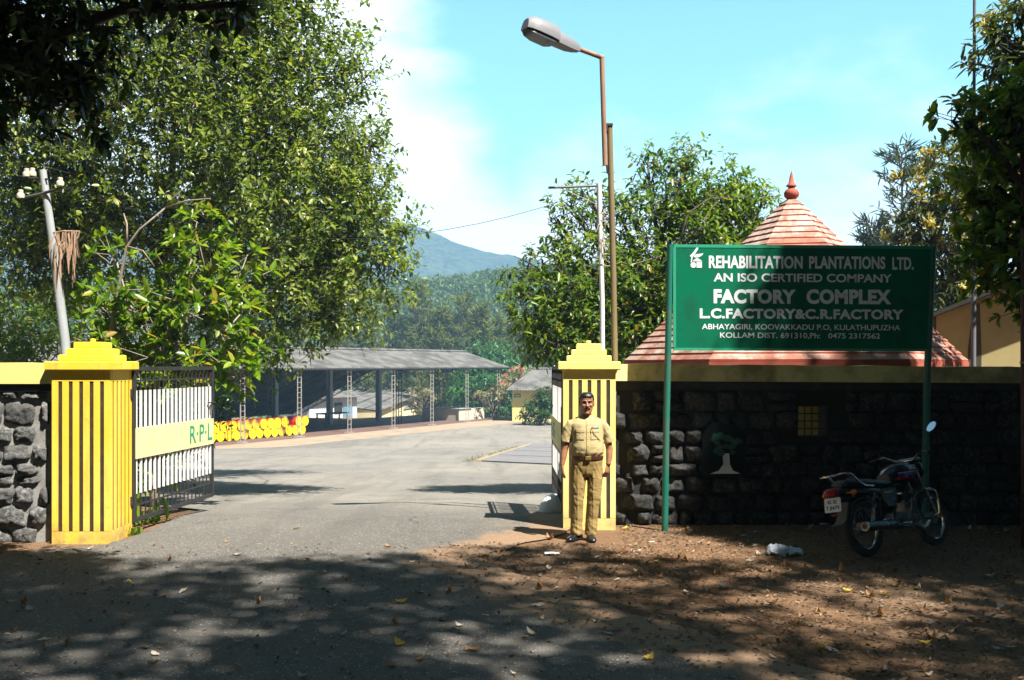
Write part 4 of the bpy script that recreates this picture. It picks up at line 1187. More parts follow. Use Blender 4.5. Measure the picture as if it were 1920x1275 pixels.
# ------------------------------------------------------------------ hills
M['hill_far'] = None
k = NT('forested_mountain')
n1 = k.noise(0.02, 6, 0.6); n2 = k.noise(0.16, 5, 0.7)
c = k.mix(k.ramp(n1, 0.35, 0.65), (0.03, 0.06, 0.025), (0.09, 0.13, 0.06)); c = k.mix(k.ramp(n2, 0.42, 0.58, 0, 0.9), c, (0.006, 0.018, 0.008))
M['hill_far'] = k.set(c, 0.95, 0, k.bump(n2, 1.0, 8.0), 0.1)
def hill(name, ydist, sky_px, foot, nx_, ny_, depth, amp, mat, lift=0.0, x_lo=-700, x_hi=2700):
    V = []
    for j in range(ny_ + 1):
        t = j / ny_
        for i in range(nx_ + 1):
            px = x_lo + (x_hi - x_lo) * i / nx_
            top = interp(sky_px, px)
            Y = ydist + depth * t
            hgt = (HZ - top) / F * (ydist + depth * 0.75) + CH
            prof = math.sin(min(1.0, t / 0.75) * math.pi / 2) ** 1.15 if t < 0.75 else 1 - (t - 0.75) * 0.8
            z = foot + (hgt - foot) * prof
            X = (px - 960) / F * ydist * (1 + 0.0 * t) * ((ydist + depth * 0.75) / ydist)
            z += amp * mnoise.fractal((X / 45.0, Y / 45.0, 0.3), 1.0, 2.0, 5) * min(1, t * 4)
            V.append((X, Y, z))
    Q = [(j*(nx_+1)+i, j*(nx_+1)+i+1, (j+1)*(nx_+1)+i+1, (j+1)*(nx_+1)+i) for j in range(ny_) for i in range(nx_)]
    o = np_mesh(name, V, Q, mat, smooth=True)
    return tag(o, kind='structure')
hill('mountain', 650, [(-700, 500), (-200, 400), (200, 385), (450, 375), (620, 393), (790, 428), (850, 456), (900, 470), (960, 479), (1000, 488), (1100, 520), (1300, 560), (2700, 600)], -14, 300, 90, 310, 5.0, M['hill_far'])
NH = [(-700, 560), (400, 548), (690, 552), (800, 552), (860, 548), (920, 538), (1000, 530), (1200, 520), (1700, 540), (2700, 560)]
M['hill_near'] = worn('wooded_slope_ground', (0.03, 0.055, 0.025), (0.05, 0.07, 0.03), 0.05, 0.6, 0.95)
hill('wooded_hill', 150, [(a, b_ + 6) for a, b_ in NH], -11.5, 90, 30, 190, 0.8, M['hill_near'])

# ------------------------------------------------------------------ vegetation
def unit(a): return a / np.maximum(np.linalg.norm(a, axis=1, keepdims=True), 1e-9)
def leaf_arrays(P, D, U, L, Wd, fold=0.25, curl=0.15):
    """six-vertex folded leaves"""
    N = len(P)
    D = unit(D); Sd = unit(np.cross(D, U)); Un = np.cross(Sd, D)
    L = L[:, None]; Wd = Wd[:, None]
    tip = P + D * L - Un * (curl * L)
    a = 0.30; c = 0.68
    l1 = P + D * L * a - Sd * Wd * 0.5 + Un * (fold * Wd * 0.5)
    l2 = P + D * L * c - Sd * Wd * 0.42 + Un * (fold * Wd * 0.5 - curl * L * 0.4)
    r1 = P + D * L * a + Sd * Wd * 0.5 + Un * (fold * Wd * 0.5)
    r2 = P + D * L * c + Sd * Wd * 0.42 + Un * (fold * Wd * 0.5 - curl * L * 0.4)
    V = np.stack([P, l1, l2, tip, r2, r1], 1).reshape(-1, 3)
    b = (np.arange(N) * 6)[:, None]
    Q = np.concatenate([b + np.array([[0, 3, 2, 1]]), b + np.array([[0, 5, 4, 3]])], 0)
    return V, Q
def twig_arrays(A, B, r0, r1, base=0):
    N = len(A)
    d = unit(B - A); h = np.where(np.abs(d[:, 2:3]) > 0.9, np.array([[1., 0, 0]]), np.array([[0, 0, 1.]]))
    s = unit(np.cross(d, h)); t = np.cross(d, s)
    Vs = []
    for (P, r) in ((A, r0), (B, r1)):
        for k in range(3):
            an = 2 * math.pi * k / 3
            Vs.append(P + s * (r * math.cos(an)) + t * (r * math.sin(an)))
    V = np.stack(Vs, 1).reshape(-1, 3)
    b = (np.arange(N) * 6)[:, None]
    Q = np.concatenate([b + np.array([[k, (k + 1) % 3, 3 + (k + 1) % 3, 3 + k]]) for k in range(3)], 0)
    return V, Q

def crown_arrays(blobs, rg, L, Wd, per=8, tl=0.45, up=0.25, droop=0.25, rosette=False, shell=0.45, density=1.0, rough=0.45, spread=0.85):
    PP, DD, UU, LL, WW, TA, TB = [], [], [], [], [], [], []
    for bl in blobs:
        c, r, n = np.array(bl[0][:]), bl[1], int(bl[2] * density)
        r = np.array(r if isinstance(r, (tuple, list)) else (r, r, r), dtype=float)
        o = unit(rg.normal(size=(n, 3)))
        ph = rg.uniform(0, 6.28, (3, 3)); fr = rg.uniform(1.5, 4.0, (3, 3))
        wob = sum(np.sin(o @ fr[i] * 1.6 + ph[i, 0]) for i in range(3)) / 3.0
        rad = rg.uniform(0, 1, n) ** shell * (1 + rough * wob) * rg.uniform(0.85, 1.12, n)
        p = c + o * r * rad[:, None]
        d = unit(o * 0.7 + rg.normal(size=(n, 3)) * 0.55 + np.array([0, 0, up]))
        tln = tl * rg.uniform(0.6, 1.3, n)
        TA.append(p - d * (tln * 0.7)[:, None]); TB.append(p + d * (tln * (0.9 if not rosette else 0.85))[:, None])
        s0 = unit(np.cross(d, rg.normal(size=(n, 3)))); t0 = np.cross(d, s0)
        for i in range(per):
            f = (i + 0.5) / per if not rosette else 0.72 + 0.28 * (i / per)
            an = i * 2.399 + rg.uniform(-0.4, 0.4, n)
            sd = s0 * np.cos(an)[:, None] + t0 * np.sin(an)[:, None]
            q = p + d * (tln * f)[:, None]
            dd = unit(d * (0.5 if not rosette else 0.55) + sd * spread + np.array([0, 0, -droop]) + rg.normal(size=(n, 3)) * 0.15)
            PP.append(q); DD.append(dd)
            UU.append(unit(np.array([0, 0, 0.9]) + rg.normal(size=(n, 3)) * 0.38 + d * 0.3))
            sz = rg.uniform(0.5, 1.2, n)
            LL.append(L * sz); WW.append(Wd * sz * rg.uniform(0.85, 1.15, n))
    return [np.concatenate(x) for x in (PP, DD, UU, LL, WW, TA, TB)]

def limb_mesh(mb, base, blobs, r0, rg, bend=0.25, fork=None, sub=3, rmin=0.012):
    """tapered trunk from base to a fork, bent limbs on to every blob and thinner ones inside it"""
    base = Vector(base)
    fork = Vector(fork) if fork is not None else base.lerp(sum((Vector(b[0]) for b in blobs), Vector()) / len(blobs), 0.45)
    m1 = base.lerp(fork, 0.5) + Vector(rg.normal(size=3)) * (fork - base).length * 0.05
    mb.tube([base - Vector((0, 0, .2)), base + Vector((0, 0, .25)), m1, fork], [r0 * 1.35, r0 * 1.05, r0 * 0.85, r0 * 0.7], 10)
    many = len(blobs) > 40
    mains = blobs[::6] if many else blobs
    for bi, bl in enumerate(blobs):
        c = Vector(bl[0]); f0 = fork; ra = max(rmin * 2, r0 * 0.42)
        if many and bi % 6:
            f0 = min((Vector(m_[0]) for m_ in mains), key=lambda q: (q - c).length); ra = max(rmin * 2, r0 * 0.12)
        d = c - f0; ln = d.length
        q1 = f0 + d * 0.33 + Vector(rg.normal(size=3)) * ln * bend * 0.35
        q2 = f0 + d * 0.68 + Vector(rg.normal(size=3)) * ln * bend * 0.25
        mb.tube([f0, q1, q2, c], [ra, ra * 0.72, ra * 0.5, max(rmin, ra * 0.28)], 6)
        rr_ = bl[1] if isinstance(bl[1], (int, float)) else min(bl[1])
        for _ in range(sub):
            e = c + Vector(rg.normal(size=3)).normalized() * rr_ * 0.95
            st_ = q2.lerp(c, rg.uniform(0.2, 1.0))
            mb.tube([st_, st_.lerp(e, 0.5) + Vector(rg.normal(size=3)) * rr_ * 0.12, e], [max(rmin, ra * .25), rmin, rmin * 0.5], 4)

def tree(name, label, cat, base, blobs, leaf, bark, L, Wd, seed, r0=0.15, fork=None, group=None, per=8, tl=0.45, twig_r=0.006, sub=3, flowers=None, rmin=0.012, extra=None, **kw):
    rg = np.random.default_rng(seed)
    root = thing(name, label, cat, base, group=group)
    P, D, U, LL, WW, TA, TB = crown_arrays(blobs, rg, L, Wd, per, tl, **kw)
    V, Q = leaf_arrays(P, D, U, LL, WW)
    cr = np_mesh('crown' if cat == 'tree' else 'foliage', V, Q, leaf, root)
    mb = MB(); limb_mesh(mb, base, blobs, r0, rg, fork=fork, sub=sub, rmin=rmin)
    if extra: extra(mb)
    tv, tq = twig_arrays(TA, TB, twig_r, twig_r * 0.5)
    nb = len(mb.v)
    me_v = mb.v; me_f = mb.f
    bm_v = np.concatenate([np.array(me_v), tv])
    me = bpy.data.meshes.new('trunk')
    me.from_pydata([tuple(x) for x in me_v], [], me_f)
    # join limbs and twigs in one mesh
    faces = list(me_f) + [tuple(int(i) + nb for i in q) for q in tq]
    bpy.data.meshes.remove(me)
    me = bpy.data.meshes.new('trunk' if cat == 'tree' else 'stem'); me.from_pydata(bm_v.tolist(), [], faces); me.materials.append(bark)
    me.polygons.foreach_set('use_smooth', [True] * len(faces)); me.update()
    link('trunk' if cat == 'tree' else 'stem', me, root)
    if flowers:
        mat, n, fl, fw = flowers
        idx = rg.choice(len(TB), n)
        out = []
        sel = TB[idx]
        PP = np.repeat(sel, 26, 0) + rg.normal(size=(n * 26, 3)) * 0.07
        DD = unit(rg.normal(size=(n * 26, 3)) + np.array([0, 0, .6])); 
        V, Q = leaf_arrays(PP, DD, unit(rg.normal(size=(n * 26, 3))), fl * rg.uniform(.6, 1.2, n * 26), fw * rg.uniform(.6, 1.2, n * 26))
        np_mesh('blossom', V, Q, mat, root)
    return root

def pb(lst, k):
    """(px, py, Y, r) -> blobs; k twigs per square metre of crown"""
    return [(at(x, y, Y), r if r > 0.7 else r, max(8, k * 4 * r * r)) for x, y, Y, r in lst]

# the big tree inside the gate on the left
T1 = [(330, 60, 19, 1.7), (480, 30, 18.6, 1.5), (560, 120, 19, 1.15), (640, 125, 19.3, .6), (690, 140, 19.3, .33), (420, 180, 18.3, 1.6), (560, 240, 18.6, 1.3), (645, 290, 19, .85), (695, 270, 19, .4),
      (300, 250, 18.5, 1.6), (450, 340, 18, 1.4), (600, 390, 18.5, 1.3), (680, 445, 18.8, .85), (735, 440, 18.9, .42), (735, 505, 18.8, .55), (635, 525, 18.6, .95), (540, 490, 18, 1.25), (560, 590, 18, .8),
      (640, 605, 18.3, .55), (490, 600, 18, .8), (230, 120, 19.5, 1.6), (150, 300, 20, 1.5), (250, 400, 19.5, 1.2), (90, 440, 20.5, 1.3), (50, 190, 20, 1.6), (400, -90, 19, 1.7), (230, -70, 19.5, 1.6), (540, -70, 19, 1.2),
      (330, 470, 19, 1.1), (430, 480, 19, 1.1), (690, 360, 19.2, .55), (520, 400, 24, 1.8), (600, 300, 25, 1.5), (450, 200, 25, 2.0), (620, 480, 26, 1.5), (400, 380, 25, 1.8), (60, 360, 20.8, 1.2), (10, 480, 20.8, 1.2), (120, 500, 20.8, 1.0), (180, 440, 20.4, 1.0), (20, 300, 20.5, 1.2), (140, 400, 21.5, 1.3)]
tree('broadleaf_tree', 'huge olive green tree filling the upper left behind the gate', 'tree', (at(270, 0, 20.5).x, 20.5, gz(20)), pb(T1, 33), M['leaf_olive'], M['bark_dark'], 0.138, 0.064, 101, r0=0.2, fork=at(300, 470, 20), per=9, tl=0.5, sub=5, droop=0.12, rough=0.55, rmin=0.01)
# pale bare branch and broad leaved bush in front of it
B1 = [(260, 590, 15.8, .55), (200, 575, 15.9, .35), (330, 545, 15.7, .5), (400, 500, 15.8, .5), (375, 440, 15.9, .3), (450, 590, 15.7, .38), (380, 630, 15.6, .6), (300, 650, 15.7, .6), (440, 650, 15.5, .4), (455, 700, 15.4, .25),
      (395, 700, 15.5, .45), (240, 640, 15.8, .5), (170, 620, 16, .35), (300, 720, 15.8, .5), (345, 760, 15.7, .4), (280, 790, 15.8, .5), (310, 850, 15.8, .4), (265, 870, 15.7, .35), (380, 560, 15.6, .5), (215, 480, 16, .25), (460, 510, 16, .3)]
def pale_branch(mb):
    pts = [at(205, 640, 15.6), at(222, 540, 15.5), at(238, 462, 15.4), at(262, 430, 15.4), at(310, 390, 15.3)]
    mb.tube(pts, [.036, .028, .022, .018, .012], 7)
    mb.tube([pts[-1], at(350, 376, 15.3), at(395, 372, 15.3)], [.017, .011, .006], 5)
    mb.tube([pts[2], at(238, 420, 15.4), at(232, 400, 15.5)], [.02, .014, .008], 5)
    mb.tube([pts[2], at(268, 470, 15.3), at(290, 500, 15.3)], [.015, .01, .006], 5)
    mb.tube([pts[4], at(325, 370, 15.3), at(360, 340, 15.2)], [.012, .008, .004], 5)
tree('broad_leaf_bush', 'bright bush with big oval leaves and one pale bare branch behind the deep yellow pillar', 'bush', (at(290, 0, 15.8).x, 15.8, gz(15.8)), pb(B1, 23), M['leaf_bright'], M['bark_pale'], 0.20, 0.085, 102, r0=0.07, fork=at(290, 740, 15.8), per=9, tl=0.26, rosette=True, twig_r=0.008, up=0.5, droop=0.05, sub=3, extra=pale_branch)
B2 = [(10, 580, 24, 1.0), (60, 640, 24, 1.0), (-60, 620, 24, 1.2), (110, 600, 25, 1.0), (-20, 680, 23, 1.0), (160, 560, 26, 1.2), (60, 700, 23, 1.0)]
tree('hedge_bush', 'fresh light green bush showing low behind the left rubble wall', 'bush', (at(20, 0, 24).x, 24, gz(24)), pb(B2, 22), M['leaf_bright'], M['bark'], 0.17, 0.07, 103, r0=0.08, per=7, tl=0.35)
B3 = [(300, 600, 24, 1.2), (380, 640, 26, 1.2), (220, 690, 21, .9), (320, 780, 20, .9), (400, 720, 25, .9), (280, 850, 19.5, .7), (450, 650, 27, 1.0), (180, 800, 19, .8), (480, 690, 28, .6)]
tree('shrub', 'shaded dark green shrub behind the white barred gate on the left', 'bush', (at(300, 0, 22).x, 22, gz(22)), pb(B3, 20), M['leaf_dark_green'], M['bark_dark'], 0.17, 0.065, 104, r0=0.08, per=8, tl=0.35)

# near dark foliage upper left
T5 = [(40, 40, 8.5, .48), (130, 60, 8.7, .44), (60, 130, 8.6, .40), (150, 140, 8.9, .34), (20, 170, 8.7, .36), (105, 190, 8.9, .26), (165, 205, 9.1, .2), (215, 60, 8.9, .26), (300, 5, 8.5, .17), (400, -15, 8.5, .26), (455, 8, 8.4, .15),
      (-100, 100, 8.6, .7), (-190, 230, 8.6, .6), (100, -120, 8.2, .7), (280, -110, 8, .5), (-200, -100, 8, 1.1), (380, -130, 8, .45)]
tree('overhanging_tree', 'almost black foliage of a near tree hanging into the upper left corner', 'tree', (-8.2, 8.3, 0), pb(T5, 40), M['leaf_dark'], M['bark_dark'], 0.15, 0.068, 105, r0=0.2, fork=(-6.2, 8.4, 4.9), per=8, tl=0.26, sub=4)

# tree behind the lamp and signboard
T2 = [(1060, 560, 18.5, .8), (1000, 590, 18.4, .5), (985, 505, 18.5, .35), (1055, 480, 18.8, .5), (1105, 430, 19, .45), (1180, 560, 19, 1.05), (1250, 470, 19, 1.05), (1310, 400, 19.2, .8), (1250, 350, 19.2, .6), (1215, 300, 19.2, .28), (1290, 305, 19.3, .36), (1360, 355, 19.4, .5), (1405, 370, 19.4, .42),
      (1437, 362, 19.4, .22), (1340, 450, 19.4, .9), (1160, 400, 19, .5), (1068, 385, 18.8, .25), (1045, 410, 18.8, .2), (1180, 640, 18.8, .8), (1110, 640, 18.5, .75), (1400, 540, 19.8, 1.1), (1300, 560, 19.5, 1.2), (1230, 620, 19.2, .9), (1040, 640, 18.4, .5), (1390, 430, 20, .7), (1010, 640, 19, .4), (1120, 520, 18.6, .7), (960, 545, 18.3, .2), (1100, 360, 18.9, .22), (1330, 640, 19, .9)]
def t2x(mb):
    mb.tube([at(1150, 490, 18.2), at(1185, 497, 18), at(1240, 480, 18.1)], [.022, .018, .012], 7)
    mb.tube([at(1270, 470, 18.2), at(1315, 425, 18.2), at(1330, 395, 18.3), at(1360, 360, 18.5)], [.024, .02, .014, .007], 7)
    mb.tube([at(1270, 470, 18.2), at(1290, 400, 18.3), at(1330, 372, 18.3), at(1400, 368, 18.6)], [.024, .018, .012, .006], 7)
tree('broadleaf_tree', 'spreading green tree behind the street lamp and the signboard', 'tree', (at(1230, 0, 19.5).x, 19.5, gz(19.5)), pb(T2, 50), M['leaf_mid'], M['bark'], 0.15, 0.06, 106, r0=0.17, fork=at(1240, 600, 19.4), per=8, tl=0.34, sub=5, rough=0.5, extra=t2x)

# right hand trees
T3 = [(1880, 220, 11.6, .40), (1820, 230, 11.5, .22), (1785, 225, 11.5, .13), (1910, 330, 11.6, .5), (1860, 400, 11.8, .36), (1900, 470, 11.7, .45), (1835, 440, 11.9, .24), (1870, 540, 12, .22), (1915, 560, 11.8, .28), (1980, 280, 11.6, .7), (1990, 480, 11.6, .7), (1850, 330, 11.9, .3), (1960, 180, 11.4, .5), (1812, 380, 12, .2), (1845, 500, 12, .25), (2060, 380, 11.5, .9)]
tree('near_tree', 'dark leathery leaved near tree hanging in from the right edge', 'tree', (8.4, 11.6, 0), pb(T3, 66), M['leaf_mid'], M['bark_dark'], 0.15, 0.075, 107, r0=0.16, fork=(6.9, 11.6, 3.4), per=8, tl=0.2, rosette=True, sub=3)
T4 = [(1760, 340, 23, .8), (1720, 420, 23, .75), (1790, 430, 23, 1.1), (1740, 500, 23, .85), (1800, 540, 23, 1.0), (1850, 380, 23.5, 1.3), (1880, 520, 24, 1.4), (1765, 580, 23.5, .9), (1830, 300, 23.5, .7), (1700, 455, 23, .4), (1780, 290, 23, .45), (1900, 300, 24, 1.2), (1850, 620, 25, 1.2)]
tree('mango_tree', 'mango tree dotted with cream yellow blossom behind the tall thin pole', 'tree', (at(1860, 0, 24).x, 24, 0), pb(T4, 22), M['leaf_mango'], M['bark_dark'], 0.22, 0.055, 108, r0=0.22, per=9, tl=0.34, droop=0.6, flowers=(M['flower_mango'], 210, 0.16, 0.07))
T6 = [(1890, 95, 14, .42), (1860, 130, 14, .3), (1925, 60, 14, .4), (1900, 190, 14.2, .35), (1935, 150, 14, .5), (1860, 60, 14, .16), (1880, 210, 14, .25), (2010, 60, 14, .9), (2020, 200, 14, .8), (1905, 20, 14, .22)]
tree('mango_tree', 'high blossoming branches entering at the top right corner', 'tree', (9.8, 14.2, 0), pb(T6, 30), M['leaf_mango'], M['bark_dark'], 0.20, 0.05, 109, r0=0.16, fork=(8.4, 14.1, 4.2), per=8, tl=0.3, droop=0.5, flowers=(M['flower_mango'], 40, 0.12, 0.05))

def casuarina(label, px, py0, py1, Y, width, mat, seed, group=None, n=150, zb=-9, nl=26, lean=0.0, size=1.0):
    """feathery conifer-like tree: ascending branches carrying drooping sprays of needles"""
    rg = np.random.default_rng(seed)
    top = at(px, py0, Y); bx = at(px, py1, Y)
    base = Vector((bx.x, Y, zb)); H = top.z - zb
    root = thing('casuarina_tree', label, 'tree', base, group=group)
    mb = MB(); mb.tube([base, base.lerp(top, .5) + Vector((.1, 0, 0)), top], [H * .012, H * .008, 0.02], 6)
    A, B_ = [], []
    for i in range(n):
        t = rg.uniform(0.22, 1.0) ** 0.9
        p = np.array(base.lerp(top, t)[:]); an = rg.uniform(0, 6.28)
        ln = width * (1.15 - t) ** 0.75 * rg.uniform(.45, 1.1)
        e = p + np.array([math.cos(an) * ln, math.sin(an) * ln, ln * rg.uniform(.3, 1.1)])
        A.append(p); B_.append(e)
    A, B_ = np.array(A), np.array(B_)
    PP, DD = [], []
    for k in range(nl):
        f = rg.uniform(.2, 1.05, n)[:, None]
        q = A + (B_ - A) * f
        PP.append(q + rg.normal(size=(n, 3)) * 0.12 * size)
        DD.append(unit(unit(B_ - A) * .8 + rg.normal(size=(n, 3)) * .55 + np.array([0, 0, .15])))
    PP = np.concatenate(PP); DD = np.concatenate(DD); N = len(PP)
    V, Q = leaf_arrays(PP, DD, unit(rg.normal(size=(N, 3))), rg.uniform(.5, 1.1, N) * size, rg.uniform(.05, .09, N) * size, 0.3, 0.3)
    np_mesh('crown', V, Q, mat, root)
    tv, tq = twig_arrays(A, B_, H * .003, H * .0012)
    nb = len(mb.v); me = bpy.data.meshes.new('trunk'); me.from_pydata(np.concatenate([np.array(mb.v), tv]).tolist(), [], list(mb.f) + [tuple(int(i) + nb for i in q) for q in tq]); me.materials.append(M['bark']); link('trunk', me, root)
    return root
G = 'feathery trees beyond the shed'
cas = [(690, 585, 118, 3.2), (735, 575, 124, 3.6), (785, 543, 122, 3.6), (825, 580, 112, 3.2), (868, 560, 124, 3.4), (900, 583, 110, 2.8), (925, 600, 116, 3.0), (960, 600, 122, 3.4), (1000, 606, 112, 3.2), (1040, 590, 118, 3.4), (1085, 600, 116, 3.2), (640, 590, 120, 3.4), (760, 600, 128, 3.2), (845, 600, 126, 3.0), (982, 625, 126, 3.0), (800, 590, 130, 3.4), (885, 600, 132, 3.4)]
for i, (px, py, Y, w) in enumerate(cas):
    casuarina('feathery olive tree in the hazy row beyond the shed roof', px, py, 690, Y, w, M['needle'], 300 + i, G, 120, -9, 26)
casuarina('blue grey feathery tree between the hut roof and the mango tree', 1690, 285, 520, 36, 2.1, M['needle_blue'], 330, None, 60, 0, 18, size=0.45)
casuarina('small far feathery tree top just above the signboard right half', 1640, 425, 520, 42, 1.7, M['needle_blue'], 331, None, 80, 0, 22, size=0.55)

def frangipani(label, px, py_top, base_px, base_y, Y, seed, spread, depth=5):
    rg = random.Random(seed)
    base = at(base_px, base_y, Y); top = at(px, py_top, Y)
    root = thing('frangipani_tree', label, 'tree', base)
    mb = MB(); tips = []
    def grow(p, d, ln, r, k):
        q = p + d * ln
        mb.tube([p, p.lerp(q, .5) + Vector((rg.uniform(-.1, .1), rg.uniform(-.1, .1), 0)) * ln * .4, q], [r, r * .85, r * .7], 5)
        if k == 0: tips.append((q, d)); return
        for _ in range(3 if k > 2 else rg.choice((2, 3))):
            dd = (d + Vector((rg.uniform(-1, 1), rg.uniform(-1, 1), rg.uniform(-.3, .55))) * spread).normalized()
            grow(q, dd, ln * rg.uniform(.68, .9), r * .66, k - 1)
    H = top.z - base.z
    for _ in range(3):
        grow(base - Vector((0, 0, .3)), Vector((rg.uniform(-.5, .5), rg.uniform(-.4, .4), 1)).normalized(), H * .27, H * .03, depth - 1)
    mb.build('trunk', M['bark'], root)
    rn = np.random.default_rng(seed)
    T = np.array([t[0][:] for t in tips]); Dd = np.array([t[1][:] for t in tips]); n = len(T)
    PP, D2 = [], []
    for i in range(6):
        PP.append(T + rn.normal(size=(n, 3)) * .05); D2.append(unit(Dd * .6 + rn.normal(size=(n, 3)) * .7))
    PP = np.concatenate(PP); D2 = np.concatenate(D2)
    V, Q = leaf_arrays(PP, D2, unit(rn.normal(size=PP.shape) + np.array([0, 0, .8])), rn.uniform(.16, .34, len(PP)), rn.uniform(.06, .11, len(PP)))
    np_mesh('crown', V, Q, M['leaf_frangi'], root)
frangipani('sparse beige frangipani tree in front of the sunlit cream wall', 795, 697, 800, 788, 97, 41, 0.95, 4)
frangipani('greyish frangipani tree between the shed end and the store', 925, 700, 932, 790, 88, 43, 0.8, 5)
tree('rounded_tree', 'dense fresh green tree behind the right end of the shed', 'tree', (at(915, 0, 108).x, 108, -6), pb([(905, 690, 108, 2.6), (945, 700, 108, 2.0), (890, 720, 106, 2.2), (925, 670, 109, 1.6), (965, 715, 108, 1.4), (905, 750, 104, 2.0), (870, 745, 104, 1.6), (940, 740, 106, 1.8)], 9), M['leaf_fresh'], M['bark'], 0.6, 0.2, 110, r0=0.3, per=8, tl=0.8, twig_r=.02, rmin=.03, flowers=None)
tree('pink_shrub', 'shrub with a few pink blossoms left of the store roof', 'bush', (at(972, 0, 95).x, 95, -4), pb([(970, 708, 95, .8), (955, 715, 95, .8), (985, 700, 95, .6)], 10), M['leaf_frangi'], M['bark'], 0.4, 0.13, 111, r0=0.08, per=7, tl=0.6, flowers=(M['leaf_pink'], 16, .3, .2))
tree('store_bush', 'dark green bush standing in front of the small yellow store', 'bush', (at(1012, 0, 79).x, 79, FZ), pb([(1010, 765, 79, 1.0), (1030, 745, 79, .9), (990, 775, 79, .7), (1040, 770, 79, 1.0), (1015, 780, 78, .8), (1060, 750, 79, 1.0)], 16), M['leaf_dark_green'], M['bark_dark'], 0.34, 0.14, 112, r0=0.1, per=8, tl=0.5, twig_r=.012)

# the wood on the far slope: one mass nobody could count
rg = np.random.default_rng(77)
PP = []
def near_hill(px, t):
    top = interp(NH, px) + 6; Y = 150 + 90 * t; hgt = (HZ - top) / F * (150 + 67.5) + CH
    prof = math.sin(min(1.0, t / 0.75) * math.pi / 2) ** 1.15 if t < 0.75 else 1 - (t - 0.75) * 0.8
    return (px - 960) / F * 217.5, Y, -11.5 + (hgt + 11.5) * prof
C = []
for i in range(2300):
    px = rg.uniform(520, 1180) if i < 1700 else rg.uniform(-500, 2400)
    x, y, z = near_hill(px, rg.uniform(0, 0.82) ** 0.8); C.append((x, y, z + 1.6))
for i in range(360):
    px = rg.uniform(400, 1300); Y = rg.uniform(122, 152); C.append(((px - 960) / F * Y, Y, -9.5 + rg.uniform(0, 3.0)))
C = np.array(C); n = len(C); per = 80
o = unit(rg.normal(size=(n, per, 3)).reshape(-1, 3)).reshape(n, per, 3)
rad = rg.uniform(1.6, 3.0, (n, 1, 1)) * np.array([[[1, 1, .95]]])
Pt = (C[:, None, :] + o * rad * rg.uniform(.55, 1.05, (n, per, 1))).reshape(-1, 3)
Dv = unit(o.reshape(-1, 3) + rg.normal(size=(n * per, 3)) * .8); N = len(Pt)
V, Q = leaf_arrays(Pt, Dv, unit(rg.normal(size=(N, 3)) + np.array([0, 0, .7])), rg.uniform(.5, 1.0, N), rg.uniform(.3, .55, N))
tag(np_mesh('distant_wood', V, Q, M['leaf_far']), 'hazy green wood covering the slope below the blue mountain', 'wood', kind='stuff')

# tall shade trees over and behind the viewer: their crowns throw the dappled shade on the forecourt
def canopy(name, label, base, fork, cells, seed, k, H0, H1, r0=0.3, L=0.21, Wd=0.10):
    rr_ = random.Random(seed); bl = []
    for (u, v, r, dens) in cells:
        H = rr_.uniform(H0, H1)
        c = Vector((u + 0.46 * H, v - SLY * H, H))
        if c.y > 0 and c.z - r * 0.9 < CH + 0.375 * (c.y + r) and abs(c.x) < 0.56 * (c.y + r) + r: c += SUN * (1.5 / SUN.z)
        bl.append((c, (r, r, r * 0.55), max(6, k * 3.14 * r * r * dens)))
    return tree(name, label, 'tree', base, bl, M['leaf_dark'], M['bark_dark'], L, Wd, seed, r0=r0, fork=fork, per=8, tl=0.45, sub=2, shell=0.6, rough=0.35)
def cells(poly_fn, step, seed, r):
    rr_ = random.Random(seed); out = []
    v = 0.5
    while v < 15.5:
        u = -10.0
        while u < 15:
            a, b_ = u + rr_.uniform(-.35, .35) * step, v + rr_.uniform(-.35, .35) * step
            d = poly_fn(a, b_)
            if d > 0: out.append((a, b_, r * rr_.uniform(.75, 1.25), d))
            u += step
        v += step
    return out
def fore(u, v):
    lim = 10.85 + 0.15 * math.sin(u * 1.7) - (0.35 if u < -3.8 else 0) - (0.7 if u > 0.5 else 0)
    if v > lim or u > 2.4: return 0
    return max(0.15, 1.0 + 1.3 * mnoise.noise((u * 0.5, v * 0.5, 2.0)))
def side(u, v):
    edge = (2.25 if v < 12.6 else (1.9 if v < 13.1 else 1.7)) + max(0, v - 13.75) * 0.75
    if u <= edge or v > 14.6: return 0
    if abs(u - 2.8) < 0.55 and abs(v - 10.9) < 0.5: return 0
    if v > 10.4: return 5.0
    return max(0.12, 0.9 + 1.3 * mnoise.noise((u * 0.5, v * 0.5, 5.0)))
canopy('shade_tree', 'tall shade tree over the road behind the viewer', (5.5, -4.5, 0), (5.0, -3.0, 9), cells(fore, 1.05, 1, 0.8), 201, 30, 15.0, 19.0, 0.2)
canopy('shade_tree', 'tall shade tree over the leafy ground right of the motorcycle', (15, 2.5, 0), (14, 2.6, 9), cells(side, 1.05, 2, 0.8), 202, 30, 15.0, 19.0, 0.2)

rr_ = random.Random(31); lc = []  # crowns added out of view to block sky light from the left
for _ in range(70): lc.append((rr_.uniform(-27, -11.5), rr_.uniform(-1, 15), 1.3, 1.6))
canopy('shade_tree', 'added unseen tree crowns over the left verge blocking sky light', (-12, 1.5, 0), (-11, 1.5, 8), lc, 203, 9, 13.0, 18.0, 0.2)
